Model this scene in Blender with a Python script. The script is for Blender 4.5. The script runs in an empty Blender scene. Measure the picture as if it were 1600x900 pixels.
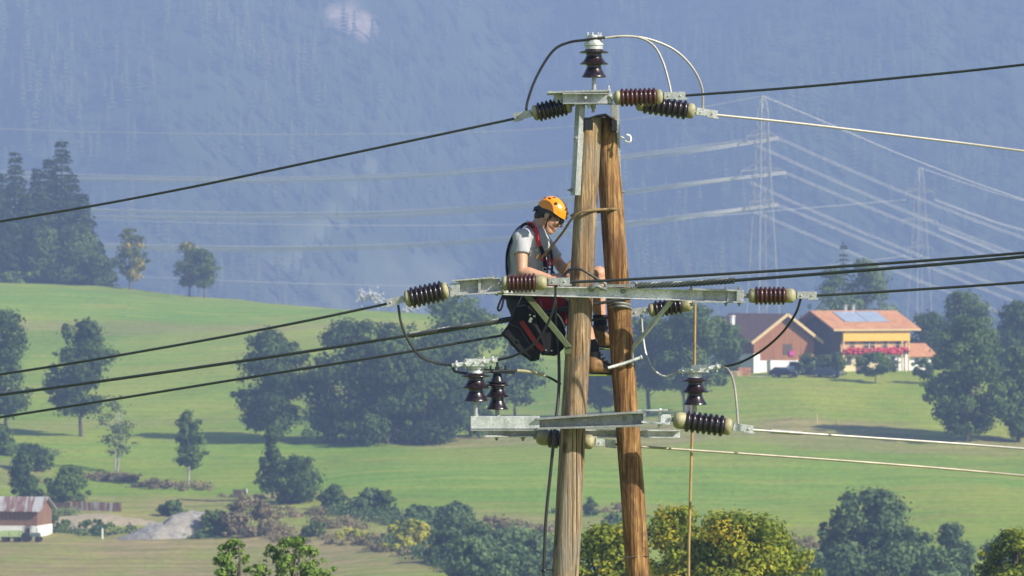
import bpy, math, random
import numpy as np
from mathutils import Vector, Matrix, Euler

scene = bpy.context.scene
COL = scene.collection
PI = math.pi
F = 7800.0                 # focal length in pixels of the 1600 px wide photograph
S = 210.0                  # pixels per metre at the poles
D = F / S                  # distance camera - poles, 37.1 m

def V(*a): return Vector(a)
def W(px, py, dy=0.0):
    """a point near the poles: photo pixel and depth offset behind the pole plane"""
    d = D + dy
    return Vector(((px - 800) / F * d, d, (450 - py) / F * d))
def WD(px, py, d):
    return Vector(((px - 800) / F * d, d, (450 - py) / F * d))

# ------------------------------------------------------------------ scene bookkeeping
def tag(o, label=None, cat=None, group=None, kind=None):
    if label: o['label'] = label
    if cat: o['category'] = cat
    if group: o['group'] = group
    if kind: o['kind'] = kind
    return o
def thing(name, loc, label, cat, group=None):
    o = bpy.data.objects.new(name, None); COL.objects.link(o)
    o.empty_display_size = 0.1
    o.location = loc
    return tag(o, label, cat, group)
def origin_of(o):
    p = Vector((0, 0, 0))
    while o is not None:
        p += o.location; o = o.parent
    return p
def copy_tree(o, parent=None):
    c = o.copy(); COL.objects.link(c); c.parent = parent
    for ch in list(o.children): copy_tree(ch, c)
    return c

def link_mesh(me, name, mats, parent=None, loc=None, smooth=True):
    if not isinstance(mats, (list, tuple)): mats = [mats]
    for m in mats: me.materials.append(m)
    o = bpy.data.objects.new(name, me); COL.objects.link(o)
    if smooth:
        me.polygons.foreach_set('use_smooth', [True] * len(me.polygons))
    if parent is not None:
        off = origin_of(parent); o.parent = parent
    else:
        off = loc if loc is not None else Vector((0, 0, 0)); o.location = off
    if off.length > 0: me.transform(Matrix.Translation(-off))
    return o

def frame_for(t, up=None):
    t = t.normalized()
    u = up if up is not None else Vector((0, 0, 1))
    if abs(t.dot(u.normalized())) > 0.98: u = Vector((0, 1, 0))
    s = t.cross(u).normalized()
    n = s.cross(t).normalized()
    return s, n

class MB:
    """collects shapes; build() links them as ONE mesh object"""
    def __init__(self): self.v = []; self.f = []; self.m = []; self.mi = 0
    def add(self, vs, fs):
        b = len(self.v); self.v += [tuple(p) for p in vs]
        self.f += [tuple(i + b for i in f) for f in fs]
        self.m += [self.mi] * len(fs); return self
    def loft(self, rings, cap0=True, cap1=True, closed=True):
        n = len(rings[0]); vs = [p for r in rings for p in r]; fs = []
        for i in range(len(rings) - 1):
            for j in range(n if closed else n - 1):
                k = (j + 1) % n
                fs.append((i * n + j, i * n + k, (i + 1) * n + k, (i + 1) * n + j))
        if cap0: fs.append(tuple(range(n))[::-1])
        if cap1: fs.append(tuple(range((len(rings) - 1) * n, len(rings) * n)))
        return self.add(vs, fs)
    def tube(self, pts, r, n=8, cap=True):
        pts = [Vector(p) for p in pts]; L = len(pts)
        rr = r if isinstance(r, (list, tuple)) else [r] * L
        rings = []; nrm = None
        for i, p in enumerate(pts):
            t = (pts[min(i + 1, L - 1)] - pts[max(i - 1, 0)]).normalized()
            if nrm is None: s, nrm = frame_for(t)
            nrm = (nrm - t * nrm.dot(t)).normalized(); s = t.cross(nrm)
            rings.append([p + (s * math.cos(2 * PI * k / n) + nrm * math.sin(2 * PI * k / n)) * rr[i] for k in range(n)])
        return self.loft(rings, cap, cap)
    def lathe(self, p0, axis, prof, n=20):
        """prof: (distance along axis, radius)"""
        axis = axis.normalized(); s, u = frame_for(axis)
        rings = [[p0 + axis * a + (s * math.cos(2 * PI * k / n) + u * math.sin(2 * PI * k / n)) * max(r, 1e-4) for k in range(n)] for a, r in prof]
        return self.loft(rings)
    def prism(self, poly, o, ex, ey, ez, depth):
        """polygon (a, b) in the plane ex, ey through o, pulled along ez"""
        n = len(poly)
        a = [o + ex * p[0] + ey * p[1] for p in poly]
        b = [p + ez * depth for p in a]
        fs = [tuple(range(n))[::-1], tuple(range(n, 2 * n))]
        fs += [(j, (j + 1) % n, n + (j + 1) % n, n + j) for j in range(n)]
        return self.add(a + b, fs)
    def box(self, c, sx, sy, sz, R=None):
        R = R or Matrix.Identity(3); c = Vector(c); vs = []
        for x in (-1, 1):
            for y in (-1, 1):
                for z in (-1, 1): vs.append(c + R @ Vector((x * sx / 2, y * sy / 2, z * sz / 2)))
        return self.add(vs, [(0, 1, 3, 2), (4, 6, 7, 5), (0, 4, 5, 1), (2, 3, 7, 6), (0, 2, 6, 4), (1, 5, 7, 3)])
    def bar(self, p0, p1, w, h, up=None):
        """box section from p0 to p1, w sideways, h along up"""
        p0, p1 = Vector(p0), Vector(p1); t = (p1 - p0); s, u = frame_for(t, up)
        return self.prism([(-w / 2, -h / 2), (w / 2, -h / 2), (w / 2, h / 2), (-w / 2, h / 2)], p0, s, u, t.normalized(), t.length)
    def ribbon(self, pts, width_dir, w, th):
        """flat strap along pts, w wide along width_dir (one vector or one per point)"""
        pts = [Vector(p) for p in pts]; L = len(pts); rings = []
        for i, p in enumerate(pts):
            t = (pts[min(i + 1, L - 1)] - pts[max(i - 1, 0)]).normalized()
            wd = width_dir[i] if isinstance(width_dir, list) else width_dir
            wd = (wd - t * wd.dot(t)).normalized(); nn = t.cross(wd)
            rings.append([p + wd * (w / 2) + nn * (th / 2), p - wd * (w / 2) + nn * (th / 2), p - wd * (w / 2) - nn * (th / 2), p + wd * (w / 2) - nn * (th / 2)])
        return self.loft(rings)
    def capsule(self, p0, p1, r0, r1, n=14, flat0=False, flat1=False):
        p0, p1 = Vector(p0), Vector(p1); t = p1 - p0; L = t.length; prof = []
        if flat0: prof += [(0, 1e-4), (0, r0)]
        else: prof += [(-r0 * math.cos(a), r0 * math.sin(a)) for a in np.linspace(0, PI / 2, 6)]
        if flat1: prof += [(L, r1), (L, 1e-4)]
        else: prof += [(L + r1 * math.sin(a), r1 * math.cos(a)) for a in np.linspace(0, PI / 2, 6)]
        return self.lathe(p0, t if L > 1e-6 else Vector((0, 0, 1)), prof, n)
    def ellipsoid(self, c, ax, ay, az, R=None, n=16):
        R = R or Matrix.Identity(3); c = Vector(c); rings = []
        for i in range(9):
            a = -PI / 2 + PI * i / 8
            rings.append([c + R @ Vector((ax * max(math.cos(a), 1e-3) * math.cos(2 * PI * k / n), ay * max(math.cos(a), 1e-3) * math.sin(2 * PI * k / n), az * math.sin(a))) for k in range(n)])
        return self.loft(rings)
    def torus(self, c, ax, R, r, n=20, m=8, arc=1.0):
        s, u = frame_for(ax); pts = [Vector(c) + (s * math.cos(2 * PI * arc * k / n) + u * math.sin(2 * PI * arc * k / n)) * R for k in range(n + 1)]
        return self.tube(pts, r, m)
    def mark(self):
        """the next shapes belong to a further piece"""
        if not hasattr(self, 'cuts'): self.cuts = []
        self.cuts.append((len(self.v), len(self.f))); return self
    def build_pieces(self, name, mats, parent, **kw):
        """every marked piece becomes a part of its own"""
        cuts = getattr(self, 'cuts', []) + [(len(self.v), len(self.f))]
        out = []
        for (v0, f0), (v1, f1) in zip(cuts, cuts[1:]):
            if f1 == f0: continue
            q = MB(); q.v = self.v[v0:v1]; q.f = [tuple(i - v0 for i in f) for f in self.f[f0:f1]]; q.m = [0] * (f1 - f0)
            out.append(q.build(name, mats, parent, **kw))
        return out
    def mesh(self, name):
        me = bpy.data.meshes.new(name); me.from_pydata(self.v, [], self.f)
        if any(self.m): me.polygons.foreach_set('material_index', self.m)
        me.update(); return me
    def build(self, name, mats, parent=None, loc=None, smooth=True, bevel=0.0, auto=35):
        me = self.mesh(name)
        o = link_mesh(me, name, mats, parent, loc, smooth)
        if smooth:
            try: me.set_sharp_from_angle(angle=math.radians(auto))
            except Exception: pass
        if bevel:
            b = o.modifiers.new('bevel', 'BEVEL'); b.width = bevel; b.segments = 2; b.limit_method = 'ANGLE'; b.angle_limit = math.radians(40)
        return o
    def remeshed(self, name, voxel, smooth=6, factor=0.5):
        me = self.mesh(name); o = bpy.data.objects.new(name + '_tmp', me); COL.objects.link(o)
        r = o.modifiers.new('r', 'REMESH'); r.mode = 'VOXEL'; r.voxel_size = voxel
        if smooth:
            s = o.modifiers.new('s', 'SMOOTH'); s.iterations = smooth; s.factor = factor
        dg = bpy.context.evaluated_depsgraph_get(); dg.update()
        out = bpy.data.meshes.new_from_object(o.evaluated_get(dg))
        bpy.data.objects.remove(o); bpy.data.meshes.remove(me)
        out.name = name; return out

def spline(pts, n=8):
    """Catmull-Rom through the points"""
    P = [Vector(p) for p in pts]; P = [P[0] * 2 - P[1]] + P + [P[-1] * 2 - P[-2]]; out = []
    for i in range(1, len(P) - 2):
        for k in range(n):
            t = k / n; a, b, c, d = P[i - 1], P[i], P[i + 1], P[i + 2]
            out.append(0.5 * ((2 * b) + (c - a) * t + (2 * a - 5 * b + 4 * c - d) * t * t + (3 * b - a - 3 * c + d) * t ** 3))
    out.append(P[-2]); return out

# ------------------------------------------------------------------ materials
class NT:
    def __init__(self, name):
        self.mat = bpy.data.materials.new(name); self.mat.use_nodes = True
        self.t = self.mat.node_tree; self.t.nodes.clear()
        self.out = self.n('ShaderNodeOutputMaterial')
    def n(self, typ, **kw):
        nd = self.t.nodes.new(typ)
        for k, v in kw.items():
            if k in nd.inputs.keys(): nd.inputs[k].default_value = v
            else: setattr(nd, k, v)
        return nd
    def l(self, a, b): self.t.links.new(a, b)
    def coord(self, scale=(1, 1, 1), kind='Object'):
        tc = self.n('ShaderNodeTexCoord'); mp = self.n('ShaderNodeMapping'); mp.inputs['Scale'].default_value = scale
        self.l(tc.outputs[kind], mp.inputs['Vector']); return mp.outputs['Vector']
    def noise(self, vec, scale, detail=4, rough=0.55, dist=0.0):
        nd = self.n('ShaderNodeTexNoise'); nd.inputs['Scale'].default_value = scale; nd.inputs['Detail'].default_value = detail
        nd.inputs['Roughness'].default_value = rough; nd.inputs['Distortion'].default_value = dist
        self.l(vec, nd.inputs['Vector']); return nd.outputs['Fac']
    def ramp(self, fac, stops):
        r = self.n('ShaderNodeValToRGB'); e = r.color_ramp.elements
        while len(e) < len(stops): e.new(0.5)
        for el, (p, c) in zip(e, stops):
            el.position = p; el.color = (c, c, c, 1) if isinstance(c, (int, float)) else (*c, 1)
        self.l(fac, r.inputs['Fac']); return r.outputs['Color']
    def mix(self, fac, a, b, mode='MIX'):
        m = self.n('ShaderNodeMix', data_type='RGBA', blend_type=mode)
        for sock, val in ((m.inputs[0], fac), (m.inputs[6], a), (m.inputs[7], b)):
            if hasattr(val, 'links'): self.l(val, sock)
            elif isinstance(val, (int, float)): sock.default_value = val
            else: sock.default_value = (*val, 1)
        return m.outputs[2]
    def bsdf(self, color, rough=0.6, metal=0.0, bump=None, bstr=0.3, bdist=0.01, coat=0.0, spec=0.5):
        b = self.n('ShaderNodeBsdfPrincipled')
        if hasattr(color, 'links'): self.l(color, b.inputs['Base Color'])
        else: b.inputs['Base Color'].default_value = (*color, 1)
        if hasattr(rough, 'links'): self.l(rough, b.inputs['Roughness'])
        else: b.inputs['Roughness'].default_value = rough
        b.inputs['Metallic'].default_value = metal; b.inputs['Coat Weight'].default_value = coat
        b.inputs['Specular IOR Level'].default_value = spec
        if bump is not None:
            bp = self.n('ShaderNodeBump'); bp.inputs['Strength'].default_value = bstr; bp.inputs['Distance'].default_value = bdist
            self.l(bump, bp.inputs['Height']); self.l(bp.outputs['Normal'], b.inputs['Normal'])
        self.l(b.outputs['BSDF'], self.out.inputs['Surface']); return b

def m_plain(name, c, rough=0.6, metal=0.0, var=0.25, scale=8.0, bstr=0.15, bdist=0.004, coat=0.0, spec=0.5):
    m = NT(name); v = m.coord()
    f = m.noise(v, scale, 5, 0.6)
    dark = tuple(x * (1 - var) for x in c); lite = tuple(min(1, x * (1 + var)) for x in c)
    col = m.ramp(f, [(0.3, dark), (0.7, lite)])
    m.bsdf(col, rough, metal, m.noise(v, scale * 6, 4), bstr, bdist, coat, spec); return m.mat

def m_wood_pole(name, cols, seed, grey):
    m = NT(name)
    v = m.coord((15, 15, 0.75)); mp = v.node; mp.inputs['Location'].default_value = (seed, seed * 1.7, seed * .3)
    g = m.noise(v, 2.4, 8, 0.68, 0.6)
    col = m.ramp(g, [(0.34, cols[0]), (0.45, cols[1]), (0.54, cols[2]), (0.66, cols[3])])
    lo_ = m.noise(m.coord((3.2, 3.2, 1.5)), 1.5, 5, 0.7, 1.2)
    col = m.mix(m.ramp(lo_, [(0.40, 0.0), (0.62, 0.8)]), col, cols[4])
    v2 = m.coord((2.2, 2.2, 0.7)); pat = m.noise(v2, 1.1, 4, 0.6, 0.5)
    col = m.mix(m.ramp(pat, [(0.42, 0.0), (0.62, grey)]), col, (0.33, 0.30, 0.255))
    st_ = m.noise(m.coord((4.5, 4.5, 0.55)), 1.3, 5, 0.65, 0.8)
    col = m.mix(m.ramp(st_, [(0.50, 0.0), (0.64, 0.62)]), col, tuple(x * .8 for x in cols[0]))
    # drying cracks
    v3 = m.coord((55, 55, 0.5)); c1 = m.noise(v3, 1.0, 3, 0.5, 0.3)
    crack = m.ramp(c1, [(0.0, .9), (0.33, .9), (0.39, 0.0)])
    col = m.mix(crack, col, (0.03, 0.018, 0.01))
    # knots
    v4 = m.coord((3.2, 3.2, 1.6)); vo = m.n('ShaderNodeTexVoronoi'); vo.inputs['Scale'].default_value = 1.6; m.l(v4, vo.inputs['Vector'])
    knot = m.ramp(vo.outputs['Distance'], [(0.0, 0.9), (0.09, 0.75), (0.17, 0.0)])
    col = m.mix(knot, col, (0.06, 0.028, 0.012))
    # fine fibre streaks
    v5 = m.coord((60, 60, 1.5)); fi = m.noise(v5, 1.3, 3, 0.6)
    col = m.mix(0.45, col, m.ramp(fi, [(0.3, 0.35), (0.65, 1.3 if False else 1.0)]), 'MULTIPLY')
    h = m.mix(0.5, m.ramp(g, [(0.2, 0.0), (0.8, 1.0)]), m.ramp(c1, [(0.32, 0.0), (0.40, 1.0)]), 'MULTIPLY')
    m.bsdf(col, 0.85, 0, h, 1.0, 0.035, spec=0.25); return m.mat

def m_galv(name, tone=1.0, warm=0.0):
    m = NT(name); v = m.coord()
    vo = m.n('ShaderNodeTexVoronoi'); vo.inputs['Scale'].default_value = 95; m.l(v, vo.inputs['Vector'])
    sp = m.n('ShaderNodeSeparateColor'); m.l(vo.outputs['Color'], sp.inputs['Color'])
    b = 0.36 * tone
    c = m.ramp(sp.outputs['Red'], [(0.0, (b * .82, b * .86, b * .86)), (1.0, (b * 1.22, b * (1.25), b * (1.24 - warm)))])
    st = m.noise(m.coord((6, 6, 1.6)), 1.6, 5, 0.65)
    c = m.mix(m.ramp(st, [(0.42, 0.0), (0.72, 0.55)]), c, (0.12, 0.13, 0.115))
    ro = m.ramp(m.noise(v, 22, 4), [(0.3, 0.38), (0.7, 0.6)])
    m.bsdf(c, ro, 0.45, m.noise(v, 130, 3), 0.12, 0.002); return m.mat

def m_porcelain(name, c1, c2):
    m = NT(name); v = m.coord()
    c = m.ramp(m.noise(v, 9, 4), [(0.35, c1), (0.7, c2)])
    dirt = m.ramp(m.noise(m.coord((1, 1, 1)), 38, 5, .7), [(0.55, 0.0), (0.85, 0.35)])
    c = m.mix(dirt, c, (0.12, 0.10, 0.085))
    ro = m.ramp(m.noise(v, 26, 4), [(0.3, 0.16), (0.75, 0.42)])
    m.bsdf(c, ro, 0, m.noise(v, 60, 2), 0.05, 0.002, coat=0.15); return m.mat

def m_leaf(name, dark, lite, accent=None, trans=0.3):
    """per-leaf colour: face attribute 'tint' chosen when the tree is grown"""
    m = NT(name)
    at = m.n('ShaderNodeAttribute', attribute_name='tint')
    stops = [(0.0, dark), (0.72 if accent else 1.0, lite)]
    if accent: stops += [(0.93, accent), ]
    c = m.ramp(at.outputs['Fac'], stops)
    d = m.n('ShaderNodeBsdfPrincipled'); d.inputs['Roughness'].default_value = 0.7; d.inputs['Specular IOR Level'].default_value = 0.15
    m.l(c, d.inputs['Base Color'])
    t = m.n('ShaderNodeBsdfTranslucent'); m.l(m.mix(0.35, c, (0.16, 0.2, 0.03)), t.inputs['Color'])
    mx = m.n('ShaderNodeMixShader'); mx.inputs[0].default_value = trans
    m.l(d.outputs[0], mx.inputs[1]); m.l(t.outputs[0], mx.inputs[2]); m.l(mx.outputs[0], m.out.inputs['Surface'])
    return m.mat

def m_boards(name, c1, c2, scale=(3.5, 3.5, 0.12), rough=0.8):
    m = NT(name); g = m.noise(m.coord(scale), 2.0, 4, 0.7)
    c = m.ramp(g, [(0.32, c1), (0.66, c2)])
    m.bsdf(c, rough, 0, g, 0.4, 0.03); return m.mat

def m_fabric(name, c, var=0.15, scale=160, rough=0.9, bdist=0.002):
    m = NT(name); v = m.coord()
    f = m.noise(v, 7, 5, 0.6); w = m.noise(v, scale, 2)
    col = m.ramp(f, [(0.3, tuple(x * (1 - var) for x in c)), (0.7, tuple(min(1, x * (1 + var)) for x in c))])
    col = m.mix(0.3, col, m.ramp(w, [(0.3, 0.6), (0.7, 1.0)]), 'MULTIPLY')
    m.bsdf(col, rough, 0, w, 0.3, bdist, spec=0.2); return m.mat

MAT = {}
MAT['pole_grey'] = m_wood_pole('weathered_pole', [(0.15, .075, .032), (.42, .255, .12), (.62, .42, .22), (.72, .55, .34), (.30, .255, .19)], 3.1, 0.6)
MAT['pole_brown'] = m_wood_pole('brown_pole', [(0.09, .038, .014), (.31, .145, .048), (.52, .285, .10), (.66, .45, .21), (.15, .072, .030)], 8.7, 0.12)
MAT['galv'] = m_galv('galvanised_steel'); MAT['galv_dull'] = m_galv('dull_galvanised_steel', 0.62)
MAT['galv_bright'] = m_galv('bright_galvanised_steel', 1.45)
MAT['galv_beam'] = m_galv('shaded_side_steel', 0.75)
MAT['porcelain'] = m_porcelain('brown_porcelain', (.009, .006, .009), (.019, .010, .014))
MAT['porcelain_red'] = m_porcelain('red_brown_porcelain', (.032, .009, .008), (.070, .019, .013))
MAT['cream'] = m_plain('cream_cement_cap', (.265, .245, .14), 0.6, 0, 0.38, 16, 0.2)
MAT['cable'] = m_plain('black_cable', (.012, .012, .013), 0.45, 0, 0.2, 30)
MAT['conductor'] = m_plain('dark_conductor', (.035, .04, .042), 0.5, 0.2, 0.25, 40)
MAT['alu'] = m_plain('aluminium_wire', (.27, .26, .24), 0.5, 0.3, 0.15, 50)
MAT['tan_wire'] = m_plain('tan_wire', (.24, .22, .165), .55, .2)
MAT['grip'] = m_plain('weathered_grip', (.075, .088, .085), 0.5, 0.3, 0.3, 60)
MAT['rope'] = m_fabric('tan_rope', (.32, .22, .10), 0.25, 220)
MAT['line_rope'] = m_fabric('lanyard_rope', (.19, .135, .065), 0.25, 220)
MAT['black_metal'] = m_plain('black_sheet', (.014, .015, .018), 0.35, 0.3, 0.3, 12)
MAT['white_paint'] = m_plain('white_hook', (.75, .75, .72), 0.4, 0, 0.08, 30)
MAT['shirt'] = m_fabric('grey_tshirt', (.36, .37, .395), 0.08, 240)
MAT['skin'] = m_plain('skin', (.43, .235, .15), 0.55, 0, 0.14, 18, 0.1, 0.002)
MAT['hair'] = m_plain('dark_hair', (.010, .008, .007), 0.5, 0, 0.4, 120, 0.5, 0.004)
MAT['helmet'] = m_plain('orange_helmet', (.78, .265, .012), 0.28, 0, 0.05, 6, 0.03, coat=0.3)
MAT['dark_plastic'] = m_plain('dark_plastic', (.012, .012, .014), 0.35)
MAT['strap'] = m_fabric('black_webbing', (.014, .013, .017), 0.2, 300)
MAT['red_strap'] = m_fabric('red_webbing', (.42, .035, .035), 0.15, 300)
MAT['red_pad'] = m_fabric('red_pad', (.24, .014, .012), 0.2, 120)
MAT['red_metal'] = m_plain('red_anodised', (.40, .02, .04), 0.3, 0.6)
MAT['yellow'] = m_plain('yellow_tag', (.75, .50, .03), 0.5)
MAT['shorts'] = m_fabric('grey_brown_shorts', (.038, .034, .032), 0.2, 200)
MAT['bag'] = m_fabric('black_bag', (.010, .010, .012), 0.35, 150, 0.8, 0.004)
MAT['boot'] = m_plain('tan_leather', (.19, .10, .032), 0.6, 0, 0.25, 30, 0.3)
MAT['boot_dark'] = m_plain('dark_leather', (.028, .02, .016), 0.55, 0, 0.3, 30, 0.3)
MAT['sole'] = m_plain('green_sole', (.18, .25, .04), 0.7)  # green reflection along the sole edge put into its base colour
MAT['sock'] = m_fabric('dark_sock', (.02, .021, .028), 0.2, 260)
MAT['lens'] = m_plain('dark_lens', (.006, .006, .008), 0.08, 0, 0.1)
MAT['tool_wood'] = m_plain('tool_handle', (.36, .21, .08), 0.5, 0, 0.25, 40)
HAZE_COL = (.355, .49, .83); HAZE_D = .00047; HAZE_G = 0.0
SUN_AZ = 33; SUN_EL = 34; SUN_E = 5.0; SKY_E = .08; EXPO = 1.05; FSTOP = 10.5
# ================================================================== THE POLE
X, Y, Z = Vector((1, 0, 0)), Vector((0, 1, 0)), Vector((0, 0, 1))
px = lambda n: n / S
GZ = -10.0                                  # ground level at the foot of the poles
rng = random.Random(5)
pole = thing('utility_pole', V(W(800, 450).x, D, GZ), 'two timber poles leaning together as an A with galvanised crossarms', 'utility pole')

def pole_line(x0, y0, x1, y1, py): return x0 + (x1 - x0) * (py - y0) / (y1 - y0)
def timber(xt, yt, xb, yb, wt, wb, dyt, dyb, mat, seed, label):
    r_ = random.Random(seed); rows = []; n = 28
    pyg = 450 + (-GZ) * S
    K = 90; ph = [r_.uniform(0, 6.28) for _ in range(8)]
    for i in range(K + 1):
        t = i / K; py = yt + (pyg - yt) * t
        dy = dyt + (dyb - dyt) * min(1, (py - yt) / (yb - yt) if py < yb else 1)
        c = W(pole_line(xt, yt, xb, yb, py), py, dy)
        r = px(wt + (wb - wt) * (py - yt) / (yb - yt)) / 2
        row = []
        for k in range(n):
            a = 2 * PI * k / n
            rr = r * (1 + .018 * math.sin(2 * a + ph[0] + t * 9) + .016 * math.sin(3 * a + ph[1] - t * 23) + .012 * math.sin(5 * a + ph[2] + t * 41) + .010 * math.sin(t * 130 + ph[3] + a))
            row.append(c + V(math.cos(a) * rr, math.sin(a) * rr, 0))
        rows.append(row)
    b = MB(); b.loft(rows); o = b.build('timber_pole', mat, pole); o['label'] = label
    return o
timber(923, 184, 883, 900, 34, 43, 0.0, 0.0, MAT['pole_grey'], 3, 'paler grey weathered pole shaft')
timber(946, 184, 997, 900, 36, 39, .19, .21, MAT['pole_brown'], 7, 'darker orange brown pole shaft')

# black sheet cap over both pole tops
b = MB()
path = [(911, 206), (912.5, 187), (932, 180), (946, 178), (961.5, 188.5), (964, 204)]
o0 = W(800, 450, -.12); sheet = []
outer = [((p[0] - 800) / S, (450 - p[1]) / S) for p in path]
inner = [(p[0] + (.010 if i < 2 else (-.010 if i > 3 else 0)), p[1] - (.012 if 1 < i < 4 else .004)) for i, p in enumerate(outer)]
b.prism(outer + inner[::-1], o0, X, Z, Y, .42)
b.box(W(920, 195, -.123), px(13), .006, px(17)); b.box(W(960, 196, -.123), px(8), .006, px(16))
b.build('pole_cap', MAT['black_metal'], pole)

def bolt(b, c, ax, r=.014, L=.02):
    b.lathe(Vector(c), ax, [(0, r), (L * .6, r), (L * .6, r * .55), (L * 1.4, r * .55), (L * 1.5, r * .4)], 6)
def channel(b, p0, p1, h0, h1, fl, th=.009, side=-1, up=Z):
    """C-section from p0 to p1 whose flanges point to the camera (side -1) or away (+1)"""
    p0, p1 = Vector(p0), Vector(p1); rings = []
    t = (p1 - p0).normalized(); u = (up - t * up.dot(t)).normalized(); w = Y * side
    for p, h in ((p0, h0), (p1, h1)):
        q = [(0, -h / 2), (fl, -h / 2), (fl, -h / 2 + th), (th, -h / 2 + th), (th, h / 2 - th), (fl, h / 2 - th), (fl, h / 2), (0, h / 2)]
        rings.append([p + w * a + u * c for a, c in q])
    b.loft(rings)

# ---- head bracket
b = MB()
channel(b, W(879, 154.5, -.16), W(949, 154, -.16), px(17), px(17), .06)
channel(b, W(879, 156, .33), W(953, 155, .33), px(16), px(16), .05, side=1)
b.prism([(0, 0), (px(97), px(3)), (px(97), px(6)), (0, px(3.4))], W(855.5, 146, -.21), X, Z, Y, .36)      # cover plate
b.box(W(872, 155, .05), px(13), .30, px(15)); b.box(W(953, 154, .03), px(8), .34, px(17))
h = b.build('head_bracket', MAT['galv'], pole, smooth=False, bevel=.002)
b = MB(); b.mark(); bolt(b, W(914.5, 153, -.15), -Y, .020, .05); b.mark(); bolt(b, W(953.5, 150, -.14), -Y, .018, .03); b.mark(); bolt(b, W(951, 143, -.1), Z, .016, .03)
b.mark(); bolt(b, W(920, 164, -.13), -Z, .014, .02); b.mark(); b.lathe(W(927, 163, .02), -Z, [(0, .02), (.03, .02), (.031, .013), (.06, .013)], 10)
b.build_pieces('bolt', MAT['galv_bright'], h)
b = MB()   # long straps down the pole flanks
def angle(b, p0, p1, w, d, th=.010):
    p0, p1 = Vector(p0), Vector(p1)
    q = [(0, 0), (w, 0), (w, th), (th, th), (th, d), (0, d)]
    b.loft([[p + X * a + Y * c for a, c in q] for p in (p0, p1)])
q_ = [(-.034, .045), (0, 0), (.040, .040), (.034, .048), (0, .013), (-.028, .052)]
b.loft([[p + X * (a + .032) + Y * c for a, c in q_] for p in (W(899.5, 163, -.15), W(892, 305, -.155))]); b.bar(W(905, 164, -.08), W(897, 304, -.09), .05, .03)
b.build('side_strap', MAT['galv'], pole, smooth=False, bevel=.002)
b = MB(); angle(b, W(967, 163, .15), W(971, 303, .17), -px(13), .16, -.010)
b.build('side_strap', MAT['galv'], pole, smooth=False, bevel=.002)
b = MB()
b.mark(); bolt(b, W(900, 216, -.135), -Y, .020, .02); b.mark(); bolt(b, W(893.5, 297, -.11), -X, .016, .022); b.mark(); bolt(b, W(971, 300, .2), X, .014, .016)
b.build_pieces('bolt', MAT['galv_dull'], pole)
# pigtail hook
b = MB(); b.tube(spline([W(966, 214, .10), W(973, 215.5, .06), W(980, 222, .03), W(985, 220, .02), W(984.5, 213, .02), W(979, 210.5, .02)], 6), .0085, 8)
b.build('hook', MAT['white_paint'], pole)

# ---- middle crossarm
b = MB()
channel(b, W(772, 453, -.125), W(1108, 462, -.125), px(15), px(18), .055)
arm = b.build('crossarm', MAT['galv_bright'], pole, smooth=False, bevel=.002); arm['label'] = 'long upper crossarm at the lineman waist'
b = MB()
channel(b, W(1100, 461.6, -.14), W(1136, 462.6, -.14), px(20), px(20), .07, .011)
b.box(W(1146, 462, -.15), px(20), .05, px(19)); b.box(W(1156, 462, -.17), px(11), .09, px(17))
b.prism([(0, 0), (px(70), -px(2)), (px(70), px(1)), (0, px(3))], W(1082, 453.5, -.24), X, Z, Y, .1)
b.prism([(0, 0), (px(82), -px(0.5)), (px(82), px(2)), (0, px(2.5))], W(1082, 473, -.24), X, Z, Y, .1)
e1 = b.build('end_bracket', MAT['galv'], arm, smooth=False, bevel=.002)
b = MB()
channel(b, W(717, 449, -.30), W(782, 445.5, -.30), px(25), px(23), .075, .010)
b.box(W(711, 453, -.33), px(15), .06, px(21)); b.box(W(749, 446.5, -.325), px(4), .07, px(22))
b.prism([(0, 0), (px(64), px(5)), (px(64), px(7.5)), (0, px(2.5))], W(706, 440, -.385), X, Z, Y, .12)
b.prism([(0, 0), (px(64), px(3)), (px(64), px(5)), (0, px(2))], W(712, 462, -.385), X, Z, Y, .12)
b.bar(W(771, 456, -.30), W(790, 455, -.12), .05, .03); b.bar(W(748, 457, -.28), W(800, 456, -.13), .04, .02)
e2 = b.build('end_bracket', MAT['galv'], arm, smooth=False, bevel=.002)
b = MB()
for x_, y_ in ((716, 438), (761, 432), (770, 431), (776, 434)):
    b.mark(); bolt(b, W(x_, y_ + 3, -.34), Z, .014, .014); b.mark(); bolt(b, W(x_, y_ + 25, -.34), -Z, .014, .012)
for x_, y_ in ((1080, 451), (1134, 451), (1155, 451)):
    b.mark(); bolt(b, W(x_, y_ + 2, -.2), Z, .014, .018); b.mark(); bolt(b, W(x_, y_ + 22, -.2), -Z, .014, .018)
for x_, y_ in ((925, 453), (973, 455), (700 + 24, 452)): b.mark(); bolt(b, W(x_, y_, -.135), -Y, .020, .03)
b.build_pieces('bolt', MAT['galv_dull'], arm)
b = MB()   # eye bolts and shackle lying against the arm
b.torus(W(941, 446, -.20), V(.2, 1, .3), .026, .012, 16, 8); b.bar(W(944, 447, -.2), W(990, 446, -.2), .02, .022)
b.tube(spline([W(922, 453, -.19), W(926, 446, -.2), W(934, 445, -.2), W(940, 449, -.2), W(948, 452, -.2)], 5), .016, 8)
b.torus(W(991, 446, -.2), V(.1, 1, 0), .022, .010, 14, 8)
b.build('shackle', MAT['galv_dull'], arm)
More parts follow.
